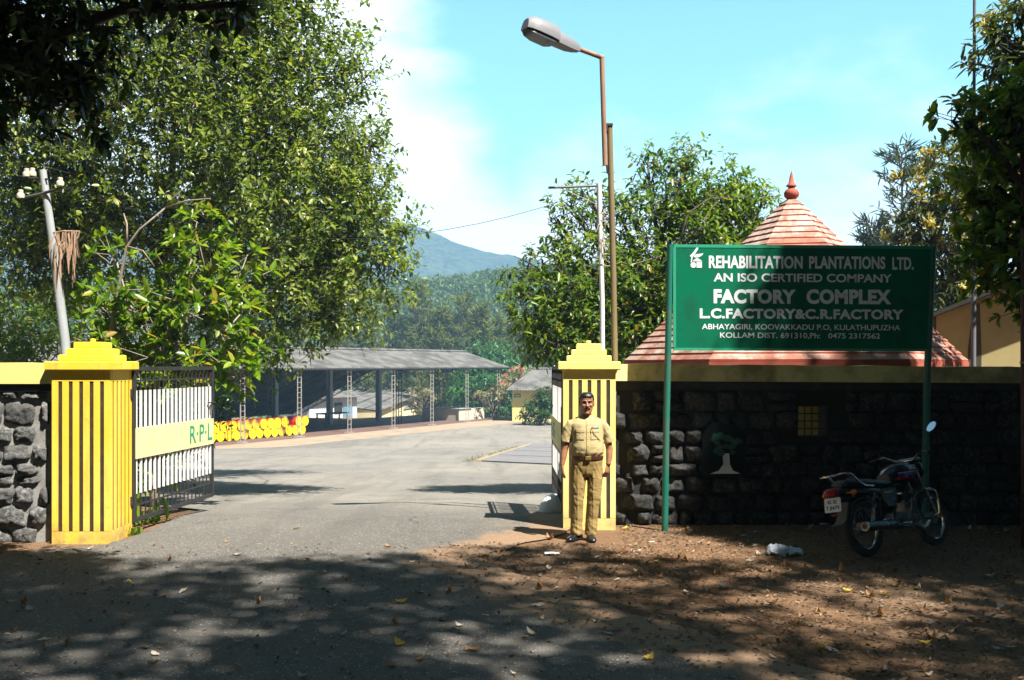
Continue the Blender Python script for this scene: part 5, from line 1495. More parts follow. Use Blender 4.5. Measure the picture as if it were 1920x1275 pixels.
# unseen woodland added round the viewer to screen off sky light
rg = np.random.default_rng(78); per = 150
C = [(rg.uniform(-30, 34), rg.uniform(-19, -9), rg.uniform(1, 16)) for _ in range(190)]
C += [(rg.uniform(-27, -14), rg.uniform(-10, 8), rg.uniform(1, 15)) for _ in range(110)]
C += [(rg.uniform(13, 30), rg.uniform(-10, 11), rg.uniform(1, 16)) for _ in range(130)]
C = np.array(C); n = len(C)
o = unit(rg.normal(size=(n * per, 3)))
Pt = np.repeat(C, per, 0) + o * rg.uniform(.6, 2.4, (n * per, 1)); Dv = unit(o + rg.normal(size=o.shape) * .7); N = len(Pt)
V, Q = leaf_arrays(Pt, Dv, unit(rg.normal(size=(N, 3)) + np.array([0, 0, .7])), rg.uniform(.5, 1.0, N), rg.uniform(.3, .5, N))
tag(np_mesh('added_wood_screen', V, Q, M['leaf_dark']), 'added unseen dark wood round the viewer blocking sky light', 'wood', kind='stuff')

# ------------------------------------------------------------------ litter on the ground
def road_x(y): return interp([(-14, 4.0), (5, 3.1), (6.58, 2.15), (7.68, 1.45), (9.34, 0.3), (10.76, -0.35), (11.5, 0.1), (12, .5), (13, .9)], y)
rg = np.random.default_rng(55)
P = []
while len(P) < 13000:
    y = rg.uniform(4.5, 13.0); x = rg.uniform(-6, 9)
    if abs(x) > 0.56 * y + 1: continue
    if y > 11.6 and x < 1.3: continue
    on_road = x < road_x(y)
    if on_road and rg.uniform() > 0.12 + (0.3 if x > road_x(y) - 0.8 else 0): continue
    if y > 12.9: continue
    P.append((x, y, base_z(x, y) + 0.012 if not on_road else 0.009 + gz(y)))
P = np.array(P); N = len(P)
D = unit(np.stack([rg.normal(size=N), rg.normal(size=N), rg.uniform(-.12, .25, N)], 1))
V, Q = leaf_arrays(P, D, unit(rg.normal(size=(N, 3)) * .35 + np.array([0, 0, 1])), rg.uniform(.015, .06, N), rg.uniform(.01, .03, N), .5, -.15)
M['litter'] = leafmat('leaf_litter_bits', (0.06, 0.035, 0.02), (0.17, 0.10, 0.055), (0.34, 0.24, 0.15), 0.05, 0.8)
tag(np_mesh('leaf_litter', V, Q, M['litter']), 'crumbled brown leaf litter scattered over the shaded ground', 'leaf litter', kind='stuff')
M['grit_stone'] = worn('grit_stone', (0.28, 0.25, 0.22), (0.12, 0.11, 0.10), 30, .8, .9)
# pebbles and grit
P = []
while len(P) < 7000:
    y = rg.uniform(4.5, 13.0); x = rg.uniform(-6, 9)
    if abs(x) > 0.56 * y + 1 or (y > 11.6 and x < 1.3): continue
    if x < road_x(y) and rg.uniform() > .6: continue
    P.append((x, y, 0.0))
P = np.array(P); N = len(P); P[:, 2] = [(0.005 if x < road_x(y) else base_z(x, y)) for x, y, _ in P]
oc = np.array([[1, 0, 0], [0, 1, 0], [-1, 0, 0], [0, -1, 0], [0, 0, .7], [0, 0, -.5]], dtype=float)
sz = rg.uniform(.003, .010, (N, 1, 1)) * rg.uniform(.6, 1.3, (N, 6, 1))
V = (P[:, None, :] + oc[None] * sz).reshape(-1, 3); tri = np.array([[0, 1, 4], [1, 2, 4], [2, 3, 4], [3, 0, 4], [1, 0, 5], [2, 1, 5], [3, 2, 5], [0, 3, 5]])
Q = (np.arange(N)[:, None, None] * 6 + tri[None]).reshape(-1, 3)
tag(np_mesh('grit', V, Q, M['grit_stone'], tri=True), 'small grey grit and pebbles on the ground', 'grit', kind='stuff')

M['leaf_fall_pale'] = leafmat('pale_fallen_leaf', (0.42, 0.33, 0.24), (0.55, 0.47, 0.38), (0.66, 0.60, 0.52), 0.1, 0.7)
M['leaf_fall_brown'] = leafmat('brown_fallen_leaf', (0.20, 0.09, 0.035), (0.34, 0.17, 0.07), (0.45, 0.28, 0.13), 0.1, 0.7)
M['leaf_fall_yellow'] = leafmat('yellow_fallen_leaf', (0.55, 0.36, 0.05), (0.65, 0.45, 0.08), (0.7, 0.5, 0.12), 0.2, 0.6)
def leaf_proto(seed, mat, curl):
    rr_ = random.Random(seed); b = MB(); n = 6; L_, W_ = 0.125, rr_.uniform(.05, .065)
    rows = []
    for i in range(n + 1):
        t = i / n; w = W_ * 0.5 * math.sin(math.pi * min(1, t * .96 + .03)) ** 0.8; z = curl * L_ * (t - .5) ** 2 * 3
        yb = .012 * math.sin(t * 3)
        rows.append([b.vert((t * L_ - L_ / 2, yb - w, z + w * rr_.uniform(.25, .9))), b.vert((t * L_ - L_ / 2, yb, z)), b.vert((t * L_ - L_ / 2, yb + w, z + w * rr_.uniform(.1, .7)))])
    for i in range(n):
        for k in range(2): b.face((rows[i][k], rows[i][k+1], rows[i+1][k+1], rows[i+1][k]))
    b.tube([(L_ / 2, .003, curl * L_ * .7), (L_ / 2 + .025, .004, curl * L_ * .8)], .0016, 4)
    return b, mat
kinds = [('pale curled dead leaf lying on the shaded ground', 'M', M['leaf_fall_pale'], .5), ('brown dead leaf lying on the shaded ground', 'M', M['leaf_fall_brown'], .8), ('yellow fallen leaf lying on the ground', 'M', M['leaf_fall_yellow'], .4), ('flat pale dead leaf lying on the shaded ground', 'M', M['leaf_fall_pale'], .15), ('broad brown dead leaf lying on the shaded ground', 'M', M['leaf_fall_brown'], .3)]
protos = []
for i, (lb, _, mt, cu_) in enumerate(kinds):
    b, mt = leaf_proto(60 + i, mt, cu_)
    o = b.build('fallen_leaf', mt, None, True, angle=80); tag(o, lb, 'leaf', 'dead leaves fallen on the ground'); protos.append(o)
rr = random.Random(99); placed = [0] * 5
spots = [(427, 1285), (862, 1176), (640, 1194), (910, 1157), (1192, 1150), (953, 1172), (1140, 1192), (1370, 1183), (788, 1240), (180, 1043), (578, 1052), (425, 1018), (310, 1120), (42, 1082), (1408, 1050), (1185, 1034), (1432, 1148), (1290, 1160), (1215, 1238), (1890, 1080), (230, 1172), (270, 1218), (470, 1130), (750, 1210)]
pos = []
for px, py in spots:
    Y = CH * F / (py - HZ); pos.append(((px - 960) / F * Y, Y))
while len(pos) < 190:
    y = 5.6 + 7.2 * rr.random() ** 0.8; x = rr.uniform(-.54, .54) * y
    if y > 11.4 and x < 1.3 and rr.random() > .12: continue
    if x < road_x(y) and rr.random() > .40: continue
    if 3.2 < x < 5.6 and 10.2 < y < 12.2: continue
    pos.append((x, y))
for i, (x, y) in enumerate(pos):
    k = rr.choices(range(5), (30, 22, 8, 24, 16))[0]
    o = protos[k] if placed[k] == 0 else protos[k].copy()
    if placed[k]: COL.objects.link(o)
    placed[k] += 1
    s_ = rr.uniform(.45, 1.05); z0 = gz(y) + .012 if x < road_x(y) else base_z(x, y) + .012
    o.location = (x, y, z0); o.rotation_euler = (rr.uniform(-.25, .25), rr.uniform(-.25, .25), rr.uniform(0, 6.28)); o.scale = (s_, s_, s_)
# weeds at the pillar foot, grass on the weighbridge kerb
def tuft(name, label, cat, spots, mat, seed, L=.14, W_=.012, n=26, spread=.12, kind=None):
    rg_ = np.random.default_rng(seed); PP = []
    for p in spots: PP.append(np.array(p[:])[None] + rg_.normal(size=(n, 3)) * np.array([spread, spread, 0]))
    PP = np.concatenate(PP); N_ = len(PP); D_ = unit(rg_.normal(size=(N_, 3)) * .55 + np.array([0, 0, 1]))
    V, Q = leaf_arrays(PP, D_, unit(rg_.normal(size=(N_, 3))), rg_.uniform(.5, 1.2, N_) * L, rg_.uniform(.7, 1.2, N_) * W_, .3, .35)
    return tag(np_mesh(name, V, Q, mat), label, cat, kind=kind)
tuft('grass', 'yellowish grass growing along the weighbridge kerb', 'grass', [gp(888 + 6.5 * i, 866 - 2.1 * i) + Vector((-.15, 0, 0)) for i in range(14)], M['leaf_frangi'], 5, .11, .02, 26, .16, 'stuff')
tuft('weed', 'small green weed at the foot of the deep yellow pillar', 'weed', [Vector((-4.55, 12.2, 0))], M['leaf_bright'], 6, .13, .03, 22, .05)
tuft('weed', 'leafy weed growing under the bottom rail of the open white barred gate', 'weed', [Vector((-4.75, 13.1, 0))], M['leaf_bright'], 8, .3, .07, 26, .1)

# ------------------------------------------------------------------ the guard
def remesh_obj(name, mb, mat, parent, voxel=0.006, smooth=4, wrinkle=None, sm_fac=0.5):
    me = bpy.data.meshes.new(name); me.from_pydata(mb.v, [], mb.f); me.update()
    o = bpy.data.objects.new(name, me); COL.objects.link(o)
    m = o.modifiers.new('r', 'REMESH'); m.mode = 'VOXEL'; m.voxel_size = voxel
    s = o.modifiers.new('s', 'SMOOTH'); s.iterations = smooth; s.factor = sm_fac
    dg = bpy.context.evaluated_depsgraph_get()
    out = bpy.data.meshes.new_from_object(o.evaluated_get(dg))
    bpy.data.objects.remove(o); bpy.data.meshes.remove(me)
    if wrinkle:
        n = len(out.vertices); co = np.empty(n * 3, np.float32); no = np.empty(n * 3, np.float32)
        out.vertices.foreach_get('co', co); out.vertices.foreach_get('normal', no)
        co = co.reshape(-1, 3); no = no.reshape(-1, 3)
        d = np.array([wrinkle(Vector(p.tolist())) for p in co], np.float32)
        out.vertices.foreach_set('co', (co + no * d[:, None]).ravel()); out.update()
    out.materials.clear(); out.materials.append(mat)
    out.polygons.foreach_set('use_smooth', [True] * len(out.polygons))
    return link(name, out, parent, True)

def fabric(name, base, dark):
    k = NT(name); n1 = k.noise(6, 5, 0.6); n2 = k.noise(420, 2, 0.5)
    c = k.mix(k.ramp(n1, 0.35, 0.7, 0, 0.5), base, dark)
    return k.set(c, 0.85, 0, k.bump(n2, 0.25, 0.002, k.bump(k.noise(16, 4, 0.6, dist=0.6), 0.35, 0.02)), 0.2)
M['khaki_shirt'] = fabric('khaki_shirt_cloth', (0.42, 0.335, 0.17), (0.34, 0.26, 0.125))
M['khaki_trousers'] = fabric('khaki_trouser_cloth', (0.31, 0.22, 0.085), (0.23, 0.16, 0.058))
k = NT('brown_skin'); M['skin'] = k.set(k.mix(k.ramp(k.noise(14, 4), .35, .65), (0.36, 0.16, 0.085), (0.27, 0.115, 0.06)), 0.42, 0, k.bump(k.noise(160, 3), .15, .002), 0.5)
k = NT('black_hair'); M['hair'] = k.set((0.008, 0.007, 0.007), 0.4, 0, k.bump(k.noise(60, 3, stretch=(1, .25, .4)), .8, .006))
M['belt'] = worn('brown_belt_leather', (0.075, 0.022, 0.015), (0.04, 0.015, 0.01), 9, .5, .45)
M['brass'] = worn('brass_buckle', (0.55, 0.38, 0.14), (0.3, 0.2, 0.08), 20, .5, .35, metal=0.8)
M['shoe'] = worn('black_shoe_leather', (0.012, 0.012, 0.014), (0.05, 0.045, 0.04), 12, .5, .3)
M['eye_white'] = worn('eye_white', (0.32, 0.27, 0.24), (0.5, 0.4, 0.35), 30, .3, .3)
M['lip'] = worn('lips', (0.20, 0.07, 0.05), (0.16, 0.06, 0.04), 30, .3, .5)
M['rib_red'] = worn('red_ribbon', (0.6, 0.06, 0.03), (0.4, 0.04, 0.02), 30, .3, .7)
M['rib_blue'] = worn('blue_ribbon', (0.05, 0.3, 0.6), (0.04, 0.2, 0.4), 30, .3, .7)
M['rib_green'] = worn('green_ribbon', (0.02, 0.25, 0.12), (0.02, 0.15, 0.1), 30, .3, .7)

GY = 11.86
person = thing('person', 'man in khaki uniform standing stiffly with arms at his sides before the paler pillar', 'person', (at(1100, 0, GY).x, GY, 0.006))
def ringed(mb, rings, n=24, p=2.3):
    ids = []
    for (z, cx, hw, cy, hy) in rings:
        lp = []
        for i in range(n):
            t = 2 * math.pi * i / n; c, s = math.cos(t), math.sin(t)
            lp.append(mb.vert((cx + hw * math.copysign(abs(c) ** (2 / p), c), cy + hy * math.copysign(abs(s) ** (2 / p), s), z)))
        ids.append(lp)
    mb.bridge(ids)
def head_rings(k=1.0):
    R_ = [(1.462, .026, -.076, -.02), (1.474, .042, -.094, .0), (1.495, .055, -.098, .03), (1.525, .065, -.097, .06), (1.56, .071, -.095, .08), (1.60, .075, -.091, .092), (1.64, .077, -.094, .097), (1.67, .072, -.087, .092), (1.693, .058, -.068, .075), (1.708, .030, -.03, .045)]
    return [(z, 0, w * k * 1.07, (a + b_) / 2, (b_ - a) / 2 * k) for z, w, a, b_ in R_]
mb = MB()
ringed(mb, head_rings(), 28, 2.2)
mb.tube([(0, -.086, 1.607), (0, -.103, 1.583), (0, -.114, 1.560), (0, -.098, 1.546)], [.007, .010, .015, .011], 10)
for s in (-1, 1):
    mb.sphere((s * .012, -.100, 1.556), (.009, .010, .008), 8, 6)
    mb.tube([(s * .055, -.073, 1.612), (s * .03, -.091, 1.616), (s * .008, -.096, 1.611)], [.008, .0085, .008], 8)
    mb.sphere((s * .041, -.082, 1.565), (.022, .014, .018), 10, 8)
    mb.sphere((s * .085, .006, 1.578), (.008, .020, .031), 10, 8)
mb.tube([(-.024, -.093, 1.517), (0, -.103, 1.520), (.024, -.093, 1.517)], [.006, .009, .006], 8)
mb.sphere((0, -.090, 1.478), (.024, .013, .014), 10, 8)
mb.tube([(0, .018, 1.52), (0, .022, 1.44), (0, .028, 1.36)], [.056, .056, .07], 16)
# trunk and legs inside the clothes
ringed(mb, [(.80, .01, .13, .0, .09), (.92, .01, .145, .0, .10), (1.05, .01, .155, -.005, .11), (1.2, .006, .16, 0, .11), (1.32, 0, .150, .01, .085), (1.385, 0, .09, .02, .05)], 20)
LEG = {-1: [(-.085, 0, .86), (-.100, 0, .72), (-.110, -.012, .50), (-.118, .012, .25), (-.122, .02, .06)], 1: [(.095, 0, .86), (.098, -.005, .72), (.082, -.02, .50), (.060, .005, .25), (.046, .012, .06)]}
for s in (-1, 1):
    mb.tube(LEG[s], [.08, .075, .055, .05, .042], 12)
ARM = {-1: [(-.14, .01, 1.335), (-.195, .012, 1.26), (-.238, .02, 1.13), (-.256, .012, 1.05), (-.272, -.01, .96), (-.287, -.03, .865)],
       1: [(.14, .01, 1.335), (.20, .012, 1.26), (.252, .02, 1.13), (.268, .014, 1.05), (.262, -.015, .96), (.248, -.045, .865)]}
for s in (-1, 1):
    mb.tube(ARM[s], [(.045, .045), (.046, .05), (.043, .048), (.041, .043), (.038, .040), (.025, .031)], 14, side=(1, 0, 0))
def hand(s, wrist, d, pn, curl):
    """palm from the wrist along d; pn = way the palm faces"""
    d = Vector(d).normalized(); pn = Vector(pn); pn = (pn - d * pn.dot(d)).normalized(); sd = d.cross(pn).normalized() * s
    # sd points to the thumb side
    w = Vector(wrist)
    mb.tube([w - d * .01, w + d * .025, w + d * .06, w + d * .088], [(.027, .020), (.036, .018), (.042, .016), (.040, .013)], 12, side=sd)
    for i, (off, ln, a0) in enumerate(((.030, .072, .0), (.010, .080, .02), (-.010, .074, .05), (-.029, .058, .09))):
        p = w + d * .083 + sd * off
        q = [p - d * .012, p]; ang = 0.12 + a0
        dd = d + sd * (off * .9)
        for k_, f in enumerate((.45, .32, .23)):
            ang += curl * (0.55 + .15 * i * .5)
            e = (dd * math.cos(ang) + pn * math.sin(ang)).normalized()
            q.append(q[-1] + e * ln * f)
        mb.tube(q, [.0095, .0095, .009, .0082, .0062], 8)
    p = w + d * .02 + sd * .026
    mb.tube([p, p + d * .03 + sd * .022 + pn * .01, p + d * .062 + sd * .028 + pn * .022, p + d * .086 + sd * .022 + pn * .03], [.013, .0115, .0105, .007], 8)
hand(-1, ARM[-1][-1], (.05, -.14, -1), (1, .15, 0), .22)
hand(1, ARM[1][-1], (-.22, -.16, -1), (-.75, .75, 0), .5)
body = remesh_obj('body', mb, M['skin'], person, 0.0048, 3)
# face details
b = MB()
for s in (-1, 1): b.sphere((s * .0325, -.0825, 1.594), (.0115, .007, .0048), 10, 8)
ey = b.build('eye', M['eye_white'], person, True, local=True)
b = MB()
for s in (-1, 1): b.sphere((s * .0325, -.0882, 1.5935), (.0062, .0025, .0048), 10, 6)
b.build('iris', M['hair'], person, True, local=True)
b = MB()
for s in (-1, 1): b.tube([(s * .054, -.080, 1.613), (s * .033, -.099, 1.621), (s * .012, -.104, 1.614)], [(.003, .003), (.005, .0045), (.004, .004)], 8)
b.build('eyebrow', M['hair'], person, True, local=True)
b = MB(); b.tube([(-.036, -.091, 1.523), (-.018, -.105, 1.533), (0, -.110, 1.536), (.018, -.105, 1.533), (.036, -.091, 1.523)], [.004, .0075, .007, .0075, .004], 8)
b.build('moustache', M['hair'], person, True, local=True)
# hair grown out of the skull rings, with a hairline
HR = head_rings()
def head_at(z):
    for a_, c_ in zip(HR[:-1], HR[1:]):
        if z <= c_[0]:
            t = (z - a_[0]) / (c_[0] - a_[0]); return [a_[i] + (c_[i] - a_[i]) * t for i in range(5)]
    return HR[-1]
b = MB(); n = 44; zz = [1.53 + (1.708 - 1.53) * i / 30 for i in range(31)]; grid = []
for z in zz:
    q = head_at(z); row = []
    for i in range(n):
        a = 2 * math.pi * i / n; c_, s_ = math.cos(a), math.sin(a)
        x = q[2] * math.copysign(abs(c_) ** (2 / 2.2), c_); y = q[3] + q[4] * math.copysign(abs(s_) ** (2 / 2.2), s_)
        off = (.003 + .010 * min(1, max(0, (z - 1.648) / .05))) if y < -.03 else .0065
        off += .002 * mnoise.noise((x * 60, y * 60, z * 60))
        row.append((x + c_ * off, y + s_ * off, z + .009 * max(0, (z - 1.66) / .048)))
    grid.append(row)
vid = [[b.vert(p) for p in row] for row in grid]
def hairy(p):
    f = -p[1]; ax_ = abs(p[0])
    if f > .05: return p[2] > 1.652 + (.012 if ax_ > .045 else 0) - .006 * (p[0] > .01)
    if f > .022: return p[2] > 1.632
    if f > -.02: return p[2] > (1.592 if f > .005 else 1.612)
    return True
for j in range(30):
    for i in range(n):
        i2 = (i + 1) % n; c_ = [(grid[j][i][q] + grid[j + 1][i2][q]) / 2 for q in range(3)]
        if hairy(c_): b.face((vid[j][i], vid[j][i2], vid[j + 1][i2], vid[j + 1][i]))
b.face(vid[30])
b.build('hair', M['hair'], person, True, local=True, angle=80)

SR = [(.935, .010, .163, -.005, .120), (.975, .012, .178, -.014, .136), (1.02, .012, .188, -.022, .150), (1.09, .012, .187, -.022, .150), (1.18, .009, .183, -.010, .138), (1.28, .004, .190, -.002, .126), (1.35, .0, .196, .006, .110), (1.395, 0, .172, .014, .088), (1.425, 0, .100, .02, .068), (1.442, 0, .066, .02, .060)]
def shirt_front(x, z, off=.007):
    for a, c in zip(SR[:-1], SR[1:]):
        if z <= c[0]:
            t = (z - a[0]) / (c[0] - a[0]); q = [a[i] + (c[i] - a[i]) * t for i in range(5)]; break
    u = min(.98, abs(x - q[1]) / q[2])
    return q[3] - q[4] * (1 - u ** 2.3) ** (1 / 2.3) - off
mb = MB(); ringed(mb, SR, 32)
SLV = {-1: [(-.12, .01, 1.362), (-.178, .01, 1.340), (-.212, .012, 1.28), (-.236, .015, 1.20), (-.246, .015, 1.135)], 1: [(.12, .01, 1.362), (.178, .01, 1.340), (.218, .012, 1.28), (.252, .015, 1.20), (.268, .012, 1.125)]}
for s in (-1, 1): mb.tube(SLV[s], [(.055, .055), (.062, .062), (.064, .065), (.062, .066), (.062 if s < 0 else .067, .07)], 18, side=(1, 0, 0))
def wr(p):
    w = .0045 * mnoise.noise((p.x * 9, p.y * 9, p.z * 16)) + .0025 * mnoise.noise((p.x * 25, p.y * 25, p.z * 22))
    if p.z < 1.10: w += .004 * math.sin(p.x * 60 + 8 * mnoise.noise((p.x * 6, p.z * 8, 0))) * (1.10 - p.z) / .16
    if abs(p.x) > .17: w += .004 * mnoise.noise((p.x * 16, p.y * 12, p.z * 26 + p.x * 25))
    return w
shirt = remesh_obj('shirt', mb, M['khaki_shirt'], person, 0.006, 3, wr)
def patch(x0, x1, z0, z1, mat, name, off=.009, pts=None, n=6, parent=shirt):
    b = MB(); f = []; bk = []
    for j in range(n + 1):
        r1, r2 = [], []
        for i in range(n + 1):
            x = x0 + (x1 - x0) * i / n; z = z0 + (z1 - z0) * j / n
            if pts == 'v' and j == 0: z += (z1 - z0) * .35 * abs(2 * i / n - 1)
            y = shirt_front(x, z, off); r1.append(b.vert((x, y, z))); r2.append(b.vert((x, y + .012, z)))
        f.append(r1); bk.append(r2)
    for j in range(n):
        for i in range(n): b.face((f[j][i], f[j][i+1], f[j+1][i+1], f[j+1][i]))
    for i in range(n):
        b.face((f[0][i], bk[0][i], bk[0][i+1], f[0][i+1])); b.face((f[n][i], f[n][i+1], bk[n][i+1], bk[n][i])); b.face((f[i][0], f[i+1][0], bk[i+1][0], bk[i][0])); b.face((f[i][n], bk[i][n], bk[i+1][n], f[i+1][n]))
    return b.build(name, mat, parent, True, local=True, angle=60)
for s in (-1, 1):
    cx = .088 * s + .002
    patch(cx - .05, cx + .05, 1.175, 1.275, M['khaki_shirt'], 'pocket', .0085)
    patch(cx - .053, cx + .053, 1.25, 1.292, M['khaki_shirt'], 'pocket_flap', .0125, 'v')
patch(-.012, .020, .985, 1.40, M['khaki_shirt'], 'button_placket', .0075, n=12)
b = MB()
for z in (1.02, 1.10, 1.18, 1.26, 1.34): b.sphere((.004, shirt_front(.004, z, .008), z), (.006, .003, .006), 8, 6)
for s in (-1, 1): b.sphere((.09 * s, shirt_front(.09 * s, 1.262, .013), 1.262), (.006, .003, .006), 8, 6)
b.build('button', M['brass'], shirt, True, local=True)
for i, m_ in enumerate(('rib_red', 'rib_blue', 'rib_green')): patch(.045 + .03 * i, .075 + .03 * i, 1.303, 1.317, M[m_], 'ribbon', .010, n=2)
b = MB(); b.tube([(.04, shirt_front(.04, 1.30, .012), 1.30), (.075, shirt_front(.075, 1.24, .018), 1.235), (.115, shirt_front(.115, 1.20, .018), 1.20), (.15, shirt_front(.15, 1.15, .014), 1.16)], .003, 6); b.build('lanyard', M['hair'], shirt, True, local=True)
for s in (-1, 1):
    b = MB(); b.tube([(s * .075, .012, 1.434), (s * .125, .010, 1.418), (s * .175, .008, 1.392)], [(.005, .022), (.006, .026), (.006, .026)], 10, side=(0, 0, 1))
    b.build('epaulette', M['khaki_shirt'], shirt, True, local=True)
# open collar: two folded leaves
b = MB()
for s in (-1, 1):
    rows = []
    for t in [i / 8 for i in range(9)]:
        an = R(95 - 172 * t) if s > 0 else R(85 + 172 * t)
        cx, cy = .062 * math.cos(an), .020 + .058 * math.sin(an)
        drop = .030 + .030 * t; out_ = 1.18 + .22 * t; z = 1.462 - .020 * t
        rows.append([b.vert((cx, cy, z)), b.vert((cx * 1.06, .02 + (cy - .02) * 1.06, z + .004)), b.vert((cx * out_ + s * .022 * t, .02 + (cy - .02) * out_, z - drop)), b.vert((cx * (out_ - .1) + s * .022 * t, .02 + (cy - .02) * (out_ - .1), z - drop - .003))])
    for i in range(8):
        for q in range(4): b.face((rows[i][q], rows[i][(q+1) % 4], rows[i+1][(q+1) % 4], rows[i+1][q]))
    b.face(rows[0]); b.face(rows[-1])
b.build('collar', M['khaki_shirt'], shirt, True, local=True, angle=50)
mb = MB()
ringed(mb, [(.735, .0, .10, 0, .09), (.77, .004, .155, 0, .112), (.83, .008, .178, 0, .128), (.90, .010, .178, -.006, .130), (.965, .011, .170, -.01, .126)], 28)
for s in (-1, 1):
    mb.tube(LEG[s][:4] + [(LEG[s][4][0], LEG[s][4][1] - .006, .048)], [(.094, .112), (.094, .108), (.080, .088), (.072, .084), (.068, .084)], 20, side=(1, 0, 0))
def wr2(p):
    cx = -.112 if p.x < -.02 else .07
    w = .005 * mnoise.noise((p.x * 8, p.y * 8, p.z * 9)) + .003 * mnoise.noise((p.x * 22, p.y * 22, p.z * 17 + p.x * 30))
    if p.z < .34: w += .008 * mnoise.noise((p.x * 9, p.y * 9, p.z * 26 + p.x * 12)) * (.34 - p.z) / .3
    if p.y < 0: w += .006 * max(0, 1 - abs(p.x - cx) / .016) * (1 if p.z < .8 else .4)
    if .40 < p.z < .62: w += .005 * mnoise.noise((p.x * 14 + p.z * 20, p.y * 10, p.z * 20))
    if p.z > .72: w += .007 * mnoise.noise((p.x * 22, 3.3, p.z * 9 + abs(p.x) * 20)) * (p.y < 0)
    return w
remesh_obj('trousers', mb, M['khaki_trousers'], person, 0.006, 3, wr2)
b = MB(); ringed(b, [(.938, .011, .176, -.010, .134), (.940, .011, .182, -.010, .140), (.978, .011, .184, -.013, .142), (.980, .011, .178, -.013, .137)], 40)
b.build('belt', M['belt'], person, True, local=True, angle=50)
b = MB(); b.box((-.026, -.164, .936), (.040, -.150, .982), 0, .004); b.box((-.016, -.166, .946), (.030, -.1635, .972)); b.build('buckle', M['brass'], person, local=True)
b = MB()
for t in range(16):
    a0, a1 = 2 * math.pi * t / 16, 2 * math.pi * (t + 1) / 16
w = Vector(ARM[1][-1]) + Vector((.002, .002, .02))
b.tube([w + Vector((0, 0, -.006)), w + Vector((0, 0, .006))], [(.033, .038), (.033, .038)], 16, side=(1, 0, 0)); b.sphere(w + Vector((.012, -.034, 0)), (.012, .006, .012), 10, 6)
b.build('wristwatch', M['brass'], person, True, local=True)
def shoe(cx, cy, ang):
    b = MB(); ids = []
    prof = [(-.10, .030, .055), (-.085, .038, .072), (-.03, .036, .078), (.03, .042, .070), (.09, .048, .052), (.14, .044, .040), (.165, .032, .030), (.178, .014, .018)]
    for x, w, h in prof:
        lp = []
        for i in range(16):
            t = 2 * math.pi * i / 16; u, v = math.cos(t), math.sin(t)
            z = .006 + (h - .006) * max(0, v) ** .8 if v > 0 else .0
            lx, ly = x, w * (abs(u) ** .8) * (1 if u > 0 else -1)
            lp.append(b.vert((cx + lx * math.sin(ang) + ly * math.cos(ang), cy - lx * math.cos(ang) + ly * math.sin(ang), max(0.0, z))))
        ids.append(lp)
    b.bridge(ids)
    return b.build('shoe', M['shoe'], person, True, local=True, angle=60)
shoe(-.125, -.01, R(-38)); shoe(.046, -.02, R(6))

# ------------------------------------------------------------------ motorcycle
M['tyre'] = worn('tyre_rubber', (0.025, 0.024, 0.023), (0.11, 0.085, 0.06), 9, .6, .85, bump=.4)
k = NT('chrome'); M['chrome'] = k.set(k.mix(k.ramp(k.noise(30, 4), .42, .62, 0, .8), (0.55, 0.56, 0.58), (0.16, 0.13, 0.11)), .22, 1.0)
M['bike_black'] = worn('black_gloss_paint', (0.010, 0.010, 0.012), (0.02, 0.02, 0.022), 4, .4, .18)
M['bike_frame'] = worn('black_frame_paint', (0.014, 0.014, 0.015), (0.06, 0.05, 0.04), 9, .4, .45)
M['alloy'] = worn('grey_engine_alloy', (0.16, 0.16, 0.165), (0.07, 0.06, 0.05), 14, .7, .5, metal=.6)
M['seat_vinyl'] = worn('seat_vinyl', (0.012, 0.013, 0.018), (0.03, 0.03, 0.035), 8, .4, .45)
M['stripe_blue'] = worn('blue_decal', (0.02, 0.03, 0.30), (0.02, 0.03, 0.22), 8, .3, .3)
M['stripe_red'] = worn('red_decal', (0.45, 0.015, 0.02), (0.3, 0.01, 0.015), 8, .3, .3)
M['amber'] = worn('amber_lens', (0.75, 0.16, 0.01), (0.5, 0.1, 0.01), 20, .3, .2)
M['red_lens'] = worn('red_lens', (0.30, 0.008, 0.008), (0.2, 0.005, 0.005), 20, .3, .2)
M['plate_white'] = worn('number_plate_white', (0.78, 0.78, 0.76), (0.6, 0.57, 0.5), 12, .5, .5)
M['muffler'] = worn('dull_muffler', (0.10, 0.12, 0.135), (0.05, 0.05, 0.05), 12, .5, .3, metal=.8)
k = NT('mirror_glass'); M['mirror'] = k.set(k.mix(k.ramp(k.noise(9, 3), .3, .7, 0, .3), (0.86, 0.9, 0.92), (0.7, 0.75, 0.78)), .03, 1.0)
M['mud_grey'] = worn('grey_mudflap', (0.10, 0.10, 0.10), (0.2, 0.18, 0.15), 9, .6, .7)
bike = thing('motorcycle', 'black commuter motorcycle leaning on its stand in deep shade by the dark wall', 'motorcycle', (3.80, 10.78, 0.0), (R(-13), 0, R(35)))
WR = 0.305
def torus(b, c, RR, r, n=40, k=10, sq=1.0, m=0):
    ids = []
    for i in range(n):
        a = 2 * math.pi * i / n
        ids.append([b.vert((c[0] + (RR + r * math.cos(t)) * math.cos(a), c[1] + r * sq * math.sin(t), c[2] + (RR + r * math.cos(t)) * math.sin(a))) for t in [2 * math.pi * j / k for j in range(k)]])
    ids.append(ids[0]); b.bridge(ids, m, False)
